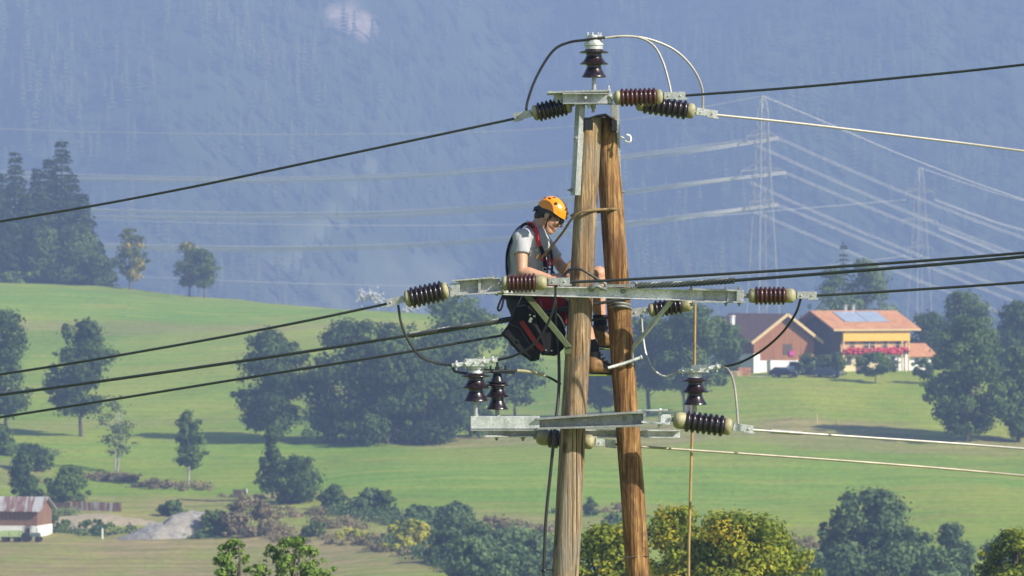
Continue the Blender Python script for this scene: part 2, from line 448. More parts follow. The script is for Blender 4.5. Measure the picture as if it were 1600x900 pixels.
# braces
b = MB(); b.prism([(0, 0), (px(11), 0), (px(76), -px(81)), (px(66), -px(81))], W(817, 461, -.145), X, Z, Y, .012)
b.prism([(px(9), 0), (px(12), 0), (px(77), -px(81)), (px(74), -px(81))], W(817, 461, -.133), X, Z, Y, .05)
b.box(W(887, 546, -.10), px(10), .06, px(14))
o = b.build('brace', m_plain('green_grey_galvanised', (.075, .095, .040), .55, .15, .2, 14), pole, smooth=False, bevel=.0015); o['label'] = 'greenish brace strip left of the pale pole'
b = MB(); b.bar(W(1049, 470, -.135), W(990, 543, .05), .030, .028); b.tube([W(991, 541, .05), W(988.5, 548, .07), W(988, 570, .10)], .011, 8)
o = b.build('brace', MAT['galv'], pole, smooth=False, bevel=.002); o['label'] = 'bright brace bar right of the brown pole'
# step bolt and strap ring
b = MB(); b.tube([W(950, 575, .02), W(976, 567.5, .06), W(1002, 558.2, .08)], .0125, 10); b.lathe(W(1001, 558.5, .08), (W(1003, 557.6, .08) - W(976, 567.5, .06)).normalized(), [(0, .018), (.012, .018)], 8)
b.build('step_bolt', MAT['galv_bright'], pole)
b = MB(); pts = []
for k in range(29):
    a = 2 * PI * k / 28; pts.append(W(968 + 17 * math.cos(a), 478 - 9 * math.sin(a + .5) * .6 - 8 * math.cos(a) * -.4, .20 - .115 * math.sin(a)))
b.tube(pts, .010, 8); b.tube([p + V(0.004, 0, -.022) for p in pts], .010, 8)
b.build('strap_ring', MAT['galv_dull'], pole)

# ---- lower crossarm
b = MB()
b.box(W(789, 660, -.16), px(107), .10, px(19.5))
low = b.build('crossarm', MAT['galv_bright'], pole, smooth=False, bevel=.004); low['label'] = 'shorter lower crossarm under the pin insulators'
b = MB()
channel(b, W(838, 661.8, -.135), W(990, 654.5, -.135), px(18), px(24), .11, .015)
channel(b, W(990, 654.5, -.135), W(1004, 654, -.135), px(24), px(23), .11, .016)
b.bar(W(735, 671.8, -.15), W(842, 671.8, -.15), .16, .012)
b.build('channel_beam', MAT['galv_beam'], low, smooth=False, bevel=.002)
b = MB()
channel(b, W(760, 676, .31), W(1062, 678, .31), px(12), px(13), .07, .010)
b.bar(W(757, 682, .26), W(832, 682, .26), .1, .010)
b.build('channel_beam', MAT['galv_bright'], low, smooth=False, bevel=.002)
b = MB()
b.prism([(0, 0), (px(47), px(1)), (px(47), px(3)), (0, px(2.5))], W(996, 643, -.23), X, Z, Y, .12)
b.prism([(0, 0), (px(44), -px(3)), (px(44), 0), (0, px(3))], W(1002, 661, -.23), X, Z, Y, .12)
b.box(W(1006.5, 652, -.17), px(4), .09, px(20)); b.lathe(W(1031, 638.5, -.17), -Z, [(0, .016), (.02, .016), (.021, .012), (.12, .012), (.121, .017), (.145, .017)], 8)
b.box(W(1040, 655, -.17), px(16), .035, px(15))
b.build('end_bracket', MAT['galv_bright'], low, smooth=False, bevel=.002)
b = MB()
for x_, y_ in ((741, 673), (776, 683), (817, 684)): b.mark(); bolt(b, W(x_, y_ - .5, -.12 if y_ < 680 else .26), -Z, .017, .018)
b.mark(); bolt(b, W(896, 655, -.14), -Y, .018, .05); b.mark(); bolt(b, W(976, 655, -.14), -Y, .018, .03)
b.build_pieces('bolt', MAT['galv_dull'], low)
b = MB(); b.tube([W(962, 868, .03), W(975, 871, .08), W(1014, 869, .15)], .004, 6)
b.build('wire_tie', MAT['black_metal'], pole)

# ================================================================== INSULATORS
def strain_insulator(p_arm, p_clamp, r, label, ribs=7, red=False, clamp=.17, mat_clamp='galv', arm_link=.03, cap0=.125, cap1=.125):
    """p_arm: where it hangs on the steel, p_clamp: far end of the dead-end clamp"""
    root = thing('strain_insulator', p_arm, label, 'insulator', 'ribbed strain insulators on the pole')
    p_arm, p_clamp = Vector(p_arm), Vector(p_clamp); ax = (p_clamp - p_arm).normalized(); T = (p_clamp - p_arm).length
    L0 = arm_link; L1 = T - clamp; L = L1 - L0; c0 = L * cap0; c1 = L * cap1
    prof = []; a0 = L0 + c0; a1 = L1 - c1; st = (a1 - a0) / ribs
    core = r * .74
    prof.append((a0, core * .9))
    for i in range(ribs):
        s0 = a0 + i * st
        prof += [(s0 + st * .04, core), (s0 + st * .12, r * .88), (s0 + st * .28, r * .98), (s0 + st * .45, r), (s0 + st * .62, r * .97), (s0 + st * .76, r * .87), (s0 + st * .84, core)]
    prof.append((a1, core * .9))
    b = MB(); b.lathe(p_arm, ax, prof, 26); b.build('ribbed_body', MAT['porcelain_red' if red else 'porcelain'], root, auto=60)
    for s0, s1, d in ((a0 + .004, L0, 1), (a1 - .004, L1, -1)):
        b = MB(); ln = s1 - s0
        b.lathe(p_arm, ax, [(s0, r * .68), (s0 + ln * .05, r * .76), (s0 + ln * .55, r * .79), (s0 + ln * .72, r * .75), (s0 + ln * .86, r * .64), (s0 + ln * .96, r * .52), (s1, r * .40)], 26)
        b.build('end_cap', MAT['cream'], root, auto=75)
    b = MB(); b.tube([p_arm - ax * .01, p_arm + ax * (L0 + .012)], .017, 10); s, u = frame_for(ax)
    b.lathe(p_arm - s * .03, s, [(0, .014), (.06, .014)], 8)
    b.build('eye_link', MAT['galv_dull'], root)
    b = MB(); c = p_arm + ax * (L1 + clamp * .52)
    R = Matrix((ax, s, u)).transposed()
    b.box(c + u * .004, clamp * .92, .045, .052, R); b.box(c + ax * clamp * .28 - u * .024, clamp * .5, .05, .014, R)
    b.tube([p_arm + ax * (L1 - .01), p_arm + ax * (L1 + .03)], .017, 8)
    for q in (-.28, .24): bolt(b, c + ax * clamp * q - s * .02 * (1 if s.y > 0 else -1), Vector((0, -1, 0)), .009, .008)
    b.build('dead_end_clamp', MAT[mat_clamp], root, smooth=False, bevel=.003)
    return root
strain_insulator(W(895, 163, -.06), W(803, 184, -.02), px(15.5), 'strain insulator left of the pole top holding the upper left wire', 7, clamp=px(30), arm_link=.012)
strain_insulator(W(957, 153, -.14), W(1071, 149.5, -.10), px(14.5), 'red brown strain insulator right of the pole top, upper of two', 8, True, clamp=px(36), arm_link=.012)
strain_insulator(W(990, 160, .16), W(1121, 179.5, .20), px(15.5), 'dark strain insulator right of the pole top, lower with a bright clamp', 8, clamp=px(36), mat_clamp='galv_bright', arm_link=.02)
strain_insulator(W(704, 452, -.33), W(604, 474, -.30), px(17), 'strain insulator at the far left tip of the upper crossarm', 7, clamp=px(29), arm_link=.015)
strain_insulator(W(781, 443, -.34), W(891, 440, -.36), px(15), 'red brown strain insulator in front of the lineman thigh and hand', 7, True, clamp=px(36), arm_link=.015, cap1=.24, cap0=.13)
strain_insulator(W(1160, 462, -.17), W(1276, 462, -.14), px(14.5), 'red brown strain insulator at the right tip of the upper crossarm', 7, True, clamp=px(33), arm_link=.045, cap1=.21, cap0=.13)
strain_insulator(W(1084, 474, .30), W(985, 489.5, .31), px(14), 'dark strain insulator hanging below the upper crossarm right of the brown pole', 6, clamp=px(29), arm_link=.012, cap0=.24)
strain_insulator(W(1046, 655, -.17), W(1177, 671.5, -.13), px(17), 'dark strain insulator at the right end of the lower crossarm', 7, clamp=px(34), mat_clamp='galv_bright', arm_link=.03, cap0=.20)
strain_insulator(W(836, 683, .21), W(962, 694, .23), px(15), 'strain insulator behind the pale pole under the lower crossarm', 6, clamp=px(34), mat_clamp='galv_bright', arm_link=.01, cap0=.2, cap1=.16)

def pin_insulator(cx, ytop, ybot, ypin, r, dy, label, head, groove=.25):
    """three-skirt pin insulator, ytop/ybot: photo rows of the porcelain, ypin: foot of the pin"""
    base = W(cx, ypin, dy); root = thing('pin_insulator', base, label, 'insulator', 'three-skirt pin insulators on the pole')
    H = px(ybot - ytop); top = W(cx, ytop, dy)
    pr = [(0, .28), (.0, .60), (.045, .64), (.085, .95), (.11, 1.0), (.13, .99), (.14, .92), (.145, .55), (.20, .52), (.32, .60), (.42, .74), (.49, .92), (.515, .98), (.535, .97), (.545, .90), (.55, .52), (.60, .49), (.68, .53), (.80, .63), (.91, .76), (.965, .84), (.99, .84), (1.0, .80), (.99, .70), (.93, .55)]
    b = MB(); b.lathe(top, -Z, [(a * H, q * r) for a, q in pr], 30); b.build('porcelain', MAT['porcelain'], root, auto=60)
    b = MB(); b.lathe(base, Z, [(0, .022), (.012, .022), (.013, .017), (px(ypin - ybot) + .05, .014)], 12); b.build('pin', MAT['galv'], root)
    head(root, top, r); return root
def head_cap(root, top, r):       # white ribbed metal cap
    b = MB(); b.lathe(top - Z * .005, Z, [(0, r * .6), (.03, r * .62), (.034, r * .68), (.05, r * .68), (.054, r * .62), (.085, r * .60), (.09, r * .5), (.11, r * .5), (.112, 0)], 20)
    for k in range(7): a = 2 * PI * k / 7; bolt(b, top + V(math.cos(a) * r * .46, math.sin(a) * r * .46, .095), Z, .012, .02)
    b.build('metal_cap', MAT['galv_bright'], root)
def head_clamp(x0, y0, x1, y1, dyo=-.05, mat='galv_bright'):
    def f(root, top, r):
        b = MB(); b.lathe(top - Z * .005, Z, [(0, r * .50), (.03, r * .48), (.035, r * .55), (.065, r * .55), (.068, 0)], 18); b.build('metal_cap', MAT['galv_bright' if mat != 'black_metal' else 'black_metal'], root)
        b = MB(); dy = top.y - D + dyo
        b.bar(W(x0, y0, dy), W(x1, y1, dy), .035, .030)
        n = max(3, int(abs(x1 - x0) / 13)); r_ = random.Random(int(x0)); b.box(W((x0 + x1) / 2, (y0 + y1) / 2, dy), px(26), .06, .055)
        for k in range(n):
            t = (k + .5) / n; c = W(x0 + (x1 - x0) * t, y0 + (y1 - y0) * t, dy)
            bolt(b, c + Z * .012 - Y * .01, Z, .015, .010 + r_.random() * .008); bolt(b, c - Y * .015, -Y, .013, .024); bolt(b, c - Z * .012, -Z, .011, .02)
        b.build('wire_clamp', MAT[mat], root, smooth=False, bevel=.002)
    return f
def head_block(root, top, r):     # black cast clamp
    b = MB(); b.lathe(top - Z * .004, Z, [(0, r * .8), (.01, r * .8), (.012, r * .5), (.05, r * .36), (.08, r * .3), (.082, 0)], 14)
    b.bar(top + V(-.10, -.03, .085), top + V(.13, -.03, .075), .04, .03); bolt(b, top + V(.0, -.03, .09), Z, .018, .04); bolt(b, top + V(.06, -.03, .08), Z, .015, .03); bolt(b, top + V(-.05, -.03, .075), Z, .015, .03)
    b.build('metal_cap', MAT['black_metal'], root)
pin_insulator(928, 77, 121, 143, px(23), .0, 'topmost brown pin insulator with a white cap on the pole head', head_cap)
pin_insulator(743, 583, 627, 650.5, px(22.5), -.14, 'brown pin insulator at the left end of the lower crossarm with bright bolted clamps', head_clamp(706, 571, 777, 562))
pin_insulator(777, 597, 640, 651, px(20.5), .02, 'brown pin insulator with a black clamp, second from left on the lower crossarm', head_block)
pin_insulator(1086, 590, 633, 672, px(22.5), .30, 'brown pin insulator to the right of the poles under the hanging rope', head_clamp(1060, 580, 1127, 572))

# ================================================================== WIRES AND ROPES
def wire(name, pts, r, mat, label, cat='cable', group=None, n=10, seg=8, twist=None):
    P = spline(pts, n); b = MB()
    if twist:                                # preformed grip: helical rods round the wire
        r2, pitch, k = twist
        L = 0; fine = []
        for i in range(len(P) - 1):
            for j in range(6): fine.append(P[i].lerp(P[i + 1], j / 6))
        fine.append(P[-1])
        for q in range(k):
            pts2 = []; L = 0
            for i, p in enumerate(fine):
                if i: L += (fine[i] - fine[i - 1]).length
                t = (fine[min(i + 1, len(fine) - 1)] - fine[max(i - 1, 0)]); s, u = frame_for(t); a = 2 * PI * (L / pitch + q / k)
                pts2.append(p + (s * math.cos(a) + u * math.sin(a)) * r2)
            b.tube(pts2, r, 5)
    else: b.tube(P, r, seg)
    o = b.build(name, MAT[mat], None, Vector(pts[0])); return tag(o, label, cat, group)
G_L, G_R, G_J = 'line conductors to the left', 'line conductors to the right', 'jumper wires on the pole'
RW = .0105
wire('line_conductor', [W(806, 185, -.02), W(500, 250, .5), W(250, 302, 1.2), W(0, 346, 2), W(-500, 425, 5), W(-1600, 560, 14)], .0098, 'conductor', 'dark wire from the pole top running down to the left edge', 'wire', G_L)
wire('line_conductor', [W(608, 474, -.30), W(450, 507, 0), W(250, 544, .6), W(0, 585, 1.6), W(-500, 655, 5), W(-1600, 770, 14)], .0098, 'conductor', 'dark wire from the leftmost insulator of the upper crossarm, higher of three', 'wire', G_L)
wire('line_conductor', [W(985, 466, .09), W(893, 481, .135), W(830, 493, .135), W(790, 500, .13), W(620, 527, .2), W(400, 561, .7), W(0, 617, 2), W(-500, 680, 5), W(-1600, 790, 14)], .0118, 'conductor', 'thick dark wire passing behind the black bag, middle of three', 'wire', G_L)
wire('line_conductor', [W(988, 489, .31), W(893, 506, .325), W(785, 524, .33), W(600, 556, .5), W(400, 588, 1.0), W(0, 652, 2.4), W(-500, 728, 6), W(-1600, 860, 16)], .0098, 'conductor', 'dark wire passing behind the black bag, lowest of three', 'wire', G_L)
wire('wire_grip', [W(893, 481, .135), W(830, 493, .135), W(790, 500, .13), W(690, 516, .17), W(640, 524, .19)], .006, 'grip', 'twisted grip rods wrapped on the thick left wire by the bag', 'wire grip', 'twisted wire grips', twist=(.0165, .16, 5))
wire('line_conductor', [W(1068, 149.5, -.10), W(1250, 136, -.5), W(1450, 117, -1), W(1600, 101, -1.4), W(2000, 55, -3), W(3000, -80, -8)], .0098, 'conductor', 'dark wire rising from the pole top to the right edge', 'wire', G_R)
wire('line_conductor', [W(1118, 179.5, .20), W(1250, 193, .6), W(1450, 217, 1.2), W(1600, 236, 1.8), W(2000, 290, 4), W(3000, 440, 11)], .0100, 'alu', 'bright silver wire descending from the pole top to the right edge', 'wire', G_R)
wire('line_conductor', [W(888, 441, -.36), W(975, 437, -.5), W(1150, 427, -.8), W(1400, 410.5, -1.3), W(1600, 395, -1.8), W(2000, 360, -3), W(3000, 250, -8)], .0105, 'conductor', 'thin dark wire from the insulator before the lineman to the right edge', 'wire', G_R)
wire('line_conductor', [W(992, 446, -.2), W(1060, 444, -.2), W(1150, 438, -.3), W(1400, 418.5, -.9), W(1600, 401, -1.5), W(2000, 362, -3), W(3000, 240, -8)], .0122, 'conductor', 'thick dark wire from the upper crossarm with a twisted start', 'wire', G_R)
wire('wire_grip', [W(994, 446, -.2), W(1060, 444, -.2), W(1100, 441.5, -.24), W(1148, 438.2, -.3)], .006, 'grip', 'twisted grip rods wrapped on the thick right wire above the crossarm', 'wire grip', 'twisted wire grips', twist=(.0180, .16, 5))
wire('line_conductor', [W(1272, 462, -.14), W(1400, 454.5, -.3), W(1600, 441, -.8), W(2000, 410, -2), W(3000, 300, -6)], .0100, 'conductor', 'dark wire from the right tip of the upper crossarm', 'wire', G_R)
wire('line_conductor', [W(1172, 671.5, -.13), W(1300, 680, .1), W(1450, 690, .5), W(1600, 701, 1), W(2000, 733, 3), W(3000, 830, 9)], .0100, 'alu', 'pale wire from the lower crossarm right insulator, upper of two', 'wire', G_R)
wire('line_conductor', [W(958, 694, .23), W(1010, 698.5, .3), W(1200, 711.5, .6), W(1400, 726, 1), W(1600, 743, 1.6), W(2000, 780, 4), W(3000, 885, 11)], .0095, 'tan_wire', 'pale wire emerging behind the brown pole, lower of two', 'wire', G_R)
o = wire('splice_sleeve', [W(1204, 673.4, -.05), W(1253, 676.7, .03)], .017, 'alu', 'white splice sleeve on the upper pale wire', 'wire sleeve', seg=10)
wire('line_thimble', [W(925, 450, -.22), W(932, 447, -.22), W(940, 450, -.22)], .010, 'galv_dull', 'small steel link lying on the upper crossarm before the pale pole', 'link')

# jumpers
def sheath(name, pts, r, mat, label): return wire(name, pts, r, mat, label, 'cable', G_J)
sheath('jumper_wire', [W(822, 178, -.03), W(824, 160, -.03), W(834, 130, -.03), W(850, 99, -.03), W(868, 76, -.03), W(890, 66, -.03), W(914, 62.5, -.05), W(928, 60.5, -.06), W(948, 58.5, -.05), W(968, 57, -.03)], .0100, 'cable', 'dark jumper arching over the pole top on its left')
sheath('jumper_wire', [W(945, 59, -.06), W(972, 56.5, -.03), W(1000, 59, 0), W(1022, 72, 0), W(1036, 97, -.03), W(1045, 128, -.07), W(1049, 147, -.10)], .0092, 'alu', 'silver jumper arching right of the pole top, inner and shorter of two')
sheath('jumper_wire', [W(948, 58, -.02), W(985, 56.5, .02), W(1020, 63, .08), W(1055, 79, .14), W(1082, 106, .18), W(1097, 138, .2), W(1098, 176, .2)], .0092, 'alu', 'silver jumper arching right of the pole top, outer and longer of two')
sheath('jumper_wire', [W(622, 476, -.30), W(627, 505, -.30), W(639, 534, -.28), W(656, 556, -.24), W(680, 567, -.2), W(707, 571, -.19)], .0095, 'cable', 'dark jumper looping from the leftmost insulator down to the lower crossarm')
sheath('jumper_wire', [W(776, 562.5, -.19), W(800, 557, -.21), W(828, 543, -.25), W(847, 521, -.29), W(860, 496, -.33), W(867, 470, -.35), W(868, 446, -.36)], .0095, 'cable', 'dark jumper curving across the black bag to the red brown insulator')
sheath('jumper_wire', [W(707, 573, -.17), W(711, 580, -.13), W(730, 583.5, -.10), W(752, 581, -.07), W(775, 580, -.03), W(806, 579, -.02), W(832, 581.5, .0), W(856, 589, .05), W(876, 600, .10)], .0095, 'conductor', 'thin jumper joining two left pin insulators and the pale pole')
sheath('jumper_sleeve', [W(808, 579.1, -.02), W(832, 581.5, .0), W(851, 587, .04)], .0125, 'cream', 'pale sleeve on the thin jumper left of the pale pole')
sheath('jumper_wire', [W(1002, 489, .31), W(1004, 520, .30), W(1009, 552, .28), W(1020, 576, .22), W(1036, 587, .24), W(1052, 584, .25), W(1064, 578.5, .25)], .0092, 'galv', 'grey jumper looping right of the brown pole to the pin insulator')
sheath('jumper_wire', [W(1251, 467, -.14), W(1243, 490, -.10), W(1222, 520, .0), W(1190, 548, .12), W(1155, 567, .22), W(1125, 574, .25)], .0095, 'cable', 'dark jumper sagging from the right tip insulator in front of the barn')
sheath('jumper_wire', [W(1124, 571.5, .25), W(1138, 578, .2), W(1147, 600, .1), W(1151, 632, .0), W(1153.5, 668, -.13)], .0092, 'alu', 'pale jumper dropping from pin insulator to the lower right clamp')
sheath('ground_cable', [W(868, 470, .02), W(869, 510, .02), W(873, 555, .01), W(873, 610, -.01), W(867, 670, -.05), W(860, 740, -.05), W(853, 810, -.05), W(849, 900, -.05), W(840, 1100, -.02), W(800, 2500, -.02)], .0120, 'cable', 'black cable hanging down along the left side of the pale pole')
b = MB(); b.torus(W(849.5, 891, -.05), Z, .018, .006); b.bar(W(852, 891, -.05), W(864, 890, -.05), .012, .012); tag(b.build('cable_spacer', MAT['black_metal'], None, W(850, 891, -.05)), 'small black spacer holding the hanging cable off the pole', 'spacer')
sheath('control_hose', [W(871, 447, -.20), W(880, 432, -.16), W(893, 420.5, -.17), W(908, 421, -.17), W(924, 430, -.17), W(945, 442, -.17), W(975, 450.5, -.17)], .0100, 'cable', 'short black hose bent over the pale pole above the crossarm')
wire('hanging_rope', [W(1086, 468, .45), W(1085.5, 520, .45), W(1085, 576, .45), W(1083, 640, .45), W(1080, 720, .45), W(1077.5, 820, .45), W(1076, 900, .45), W(1074, 1400, .45), W(1070, 2540, .2)], .0105, 'rope', 'tan rope hanging vertically right of the poles', 'rope')
wire('lanyard_rope', [W(845, 404, .12), W(862, 385, .06), W(880, 362, -.02), W(892, 344, -.09), W(903, 333.5, -.12), W(920, 329, -.118), W(935, 327.5, -.04), W(945, 327, .085), W(958, 326.5, .09), W(967, 327, .15), W(968, 328, .22), W(952, 330, .30), W(925, 332, .20), W(900, 334, .10), W(893, 337, .02), W(895, 336, -.06), W(905, 332.5, -.118)], .0098, 'line_rope', 'tan safety lanyard looped round both poles above the lineman', 'rope')
# ================================================================== THE LINEMAN
PD = .36                                     # his middle plane, behind the pole plane
P = lambda x, y, dy=0.0: W(x, y, PD + dy)
man = thing('person', P(825, 490), 'lineman in orange helmet and grey t-shirt sitting in a harness, looking down at his work', 'person')

# --- joints
hipR, kneeR, ankR = P(828, 484, -.09), P(909, 479, -.13), P(929, 561, -.14)
hipL, kneeL, ankL = P(830, 482, .09), P(935, 428, .08), P(939, 520, .06)
shR, elR, wrR = P(815, 371, -.19), P(815, 424, -.27), P(857, 434, -.30)
shL, elL, wrL = P(845, 372, .18), P(874, 413, .15), P(888, 430, -.02)
neck0, neck1 = P(832, 361), P(852, 346)
HC = P(860.5, 335)                              # centre of the skull
HR = Matrix.Rotation(math.radians(-7), 3, 'Z') @ Matrix.Rotation(math.radians(31), 3, 'Y')   # head bowed forward, a little towards the camera
def Hd(x, y, z): return HC + HR @ Vector((x, y, z))

torso_rows = [(496, 824, .105, .150), (484, 823, .125, .170), (468, 822, .135, .168), (450, 821, .134, .160), (425, 821, .138, .168), (400, 823, .148, .185), (384, 826, .150, .200), (372, 828, .132, .205), (363, 831, .100, .175), (356, 834, .072, .110), (350, 838, .052, .065)]
def torso(b, infl=0.0, rows=torso_rows, n=26):
    rings = []
    for y, x, hd, hw in rows:
        c = P(x, y); rings.append([c + V(math.cos(2 * PI * k / n) * (hd + infl), math.sin(2 * PI * k / n) * (hw + infl), 0) for k in range(n)])
    b.loft(rings)

def hand(b, wrist, direction, palm_n, curl, thumb_side, spread=.3):
    """palm + five separate bent fingers; palm_n points out of the palm, fingers curl towards it"""
    d = direction.normalized(); nrm = (palm_n - d * palm_n.dot(d)).normalized(); side = d.cross(nrm).normalized() * thumb_side
    kn = wrist + d * .088
    for k in range(4):                        # four metacarpals make the palm
        o_ = (k - 1.5) * .0205
        b.capsule(wrist + side * (-o_ * .55), kn + side * (-o_), .0165, .0135, 10)
    lens = [(.044, .026, .021), (.048, .030, .022), (.045, .028, .021), (.035, .021, .018)]
    for k, L in enumerate(lens):              # k = 0 index .. 3 little
        p = kn + side * (-(k - 1.5) * .0215); ang = 0.0
        for j, l in enumerate(L):
            ang += curl[j] * (1 + .08 * k)
            dd = (d * math.cos(ang) + nrm * math.sin(ang) + side * (-(k - 1.5) * .06)).normalized()
            q = p + dd * l; b.capsule(p, q, .0094 - .0009 * j, .0086 - .0009 * j, 8); p = q
    p = wrist + d * .028 + side * .026; dirs = [(.55, .35, .75), (.80, .55, .30), (.80, .70, .0)]; ls = [.042, .032, .026]
    for (a, c, e), l, r0 in zip(dirs, ls, (.0125, .0105, .0095)):
        q = p + (d * a + nrm * c + side * e).normalized() * l; b.capsule(p, q, r0, r0 * .9, 8); p = q

# --- body: one continuous skin
b = MB()
torso(b, -.012)
b.capsule(neck0, neck1, .062, .056)
b.capsule(P(826, 366, -.10), shR, .052, .056); b.capsule(P(830, 366, .10), shL, .052, .056)
for s_, e_, w_ in ((shR, elR, wrR), (shL, elL, wrL)):
    m1 = s_.lerp(e_, .45); b.capsule(s_, m1, .054, .050); b.capsule(m1, e_, .050, .041)
    m2 = e_.lerp(w_, .30); b.capsule(e_, m2, .042, .045); b.capsule(m2, w_, .045, .028)
for h_, k_, a_ in ((hipR, kneeR, ankR), (hipL, kneeL, ankL)):
    b.capsule(h_, k_, .092, .062); m = k_.lerp(a_, .30) + V(-.012, 0, 0); b.capsule(k_, m, .058, .058); b.capsule(m, a_, .058, .038); b.capsule(a_, a_ + V(.10, 0, -.05), .035, .025)
dR = (V(.8, -.02, .12)); hand(b, wrR, dR, V(.1, .35, -.9), (.55, .75, .55), -1)
hand(b, wrL, (P(905, 436, -.16) - wrL), V(.6, .1, -.75), (.5, .7, .5), 1)
# head
b.ellipsoid(Hd(-.008, 0, .012), .100, .076, .098, HR); b.ellipsoid(Hd(.028, 0, -.045), .066, .062, .075, HR)
b.capsule(Hd(-.012, .045, -.060), Hd(.055, .022, -.112), .026, .020); b.capsule(Hd(-.012, -.045, -.060), Hd(.055, -.022, -.112), .026, .020)
b.ellipsoid(Hd(.066, 0, -.114), .024, .026, .020, HR)                                     # chin
b.capsule(Hd(.086, .020, .022), Hd(.086, -.020, .022), .016, .016)                         # brow
b.capsule(Hd(.091, 0, .006), Hd(.112, 0, -.036), .0085, .0125, 10); b.capsule(Hd(.100, .011, -.040), Hd(.100, -.011, -.040), .009, .009, 8)   # nose
b.capsule(Hd(.081, .018, -.070), Hd(.081, -.018, -.070), .0095, .0095, 8); b.capsule(Hd(.078, .016, -.082), Hd(.078, -.016, -.082), .010, .010, 8); b.capsule(Hd(.070, .0, -.075), Hd(.066, 0, -.10), .030, .024, 8)   # lips
b.capsule(Hd(.070, .040, -.028), Hd(.060, .036, -.05), .022, .020, 8); b.capsule(Hd(.070, -.040, -.028), Hd(.060, -.036, -.05), .022, .020, 8)      # cheeks
for s_ in (1, -1): b.ellipsoid(Hd(-.012, .077 * s_, -.020), .021, .010, .034, HR @ Matrix.Rotation(-.25, 3, 'Y') @ Matrix.Rotation(.35 * s_, 3, 'Z'), 12)
b.capsule(Hd(-.030, 0, -.05), P(838, 360), .060, .064)
me = b.remeshed('body', .0042, 3, .45)
body = link_mesh(me, 'body', MAT['skin'], man)
# eyes with lids, behind the glasses
for s_ in (1, -1):
    b = MB(); b.ellipsoid(Hd(.079, .031 * s_, -.001), .012, .014, .010, HR, 12); b.build('eye', MAT['white_paint'], man)
# mouth line and nostril shadow are real grooves of the lips; hair:
b = MB()
b.ellipsoid(Hd(-.022, 0, .012), .096, .081, .098, HR)
b.ellipsoid(Hd(-.062, 0, -.045), .050, .066, .055, HR)
for s_ in (1, -1): b.capsule(Hd(.018, .066 * s_, .01), Hd(.012, .070 * s_, -.028), .012, .007, 8)
b.capsule(Hd(.062, 0, .062), Hd(.03, 0, .085), .03, .03)
me = b.remeshed('hair', .006, 3); link_mesh(me, 'hair', MAT['hair'], man)
# sunglasses
b = MB()
for s_ in (1, -1):
    c = [Hd(.109 - .018 * abs(t), .033 * s_ + t * .024, 0) for t in (-1, -.5, 0, .5, 1)]
    up = HR @ Vector((0, 0, 1))
    rows = [[p + up * .015 for p in c], [p - up * .003 + (HR @ V(.006, 0, 0)) for p in c], [p - up * .024 for p in c]]
    b.loft(rows, False, False, closed=False); b.loft([[p - (HR @ V(.003, 0, 0)) for p in r] for r in rows], False, False, closed=False)
    b.bar(Hd(.088, .064 * s_, .006), Hd(-.005, .082 * s_, .000), .004, .010)
b.tube([Hd(.102, .012, .006), Hd(.108, 0, .008), Hd(.102, -.012, .006)], .004, 6)
b.build('sunglasses', MAT['lens'], man)

# --- helmet
hel = MB(); n = 36; RX, RY, RZ = .122, .098, .108
def hp(a, e, k=1.0): return Hd(-.002 + RX * k * math.cos(e) * math.cos(a), RY * k * math.cos(e) * math.sin(a), .030 + RZ * k * math.sin(e))
def brim(a): return -.14 + .12 * math.sin(a) ** 4 + .10 * max(0, -math.cos(a)) ** 2 + .13 * max(0, math.cos(a)) ** 4 - .10 * math.exp(-((abs(a if a < PI else a - 2 * PI) - 2.2) / .35) ** 2)
rings = []
for i in range(13):
    t = i / 12; rings.append([hp(2 * PI * k / n, brim(2 * PI * k / n) * (1 - t) + (PI / 2 - .01) * t, 1.035 if i == 0 else 1.0) for k in range(n)])
hel.loft(rings, False, True)
inner = [[hp(2 * PI * k / n, brim(2 * PI * k / n) * (1 - t / 4) + .8 * t / 4, .93) for k in range(n)] for t in range(5)]
hel.loft(inner, False, False)
hel.loft([rings[0], inner[0]], False, False)
ho = hel.build('helmet', MAT['helmet'], man, auto=60)
b = MB()
def on(a, e, r1, r2, tilt=0):
    b.mark(); c = hp(a, e, 1.012); nn = (c - Hd(0, 0, .03)).normalized(); s, u = frame_for(nn)
    s2 = s * math.cos(tilt) + u * math.sin(tilt); u2 = u * math.cos(tilt) - s * math.sin(tilt)
    b.prism([(r1 * math.cos(q), r2 * math.sin(q)) for q in np.linspace(0, 2 * PI, 13)[:-1]], c - nn * .008, s2, u2, nn, .010)
for sg in (1, -1):
    on(sg * .55, .62, .016, .006, sg * .5); on(sg * .30, .38, .014, .006, sg * .5); on(sg * 2.30, .72, .015, .006, -sg * .5); on(sg * 2.72, .55, .011, .006); on(sg * 1.55, .62, .0125, .0125); on(sg * .10, .06, .009, .009); on(sg * 2.2, 1.05, .012, .005)
b.build_pieces('vent', MAT['dark_plastic'], ho)
b = MB()    # headband and rear cradle
b.ribbon([Hd(.105 * math.cos(a) - .006, .084 * math.sin(a), .012 - .02 * max(0, -math.cos(a))) for a in np.linspace(0, 2 * PI, 28)], HR @ Vector((0, 0, 1)), .022, .006)
b.ribbon([Hd(-.085, .05, .02), Hd(-.125, .03, -.028), Hd(-.130, 0, -.036), Hd(-.125, -.03, -.028), Hd(-.085, -.05, .02)], HR @ Vector((0, 0, 1)), .030, .008)
b.build('headband', MAT['dark_plastic'], ho)
b = MB()
for s_ in (1, -1): b.ribbon([Hd(.0, .080 * s_, .01), Hd(.006, .078 * s_, -.045), Hd(.022, .058 * s_, -.095), Hd(.034, .0, -.135)], Vector((.8, 0, -.6)), .012, .003)
b.build('chin_strap', MAT['strap'], ho)

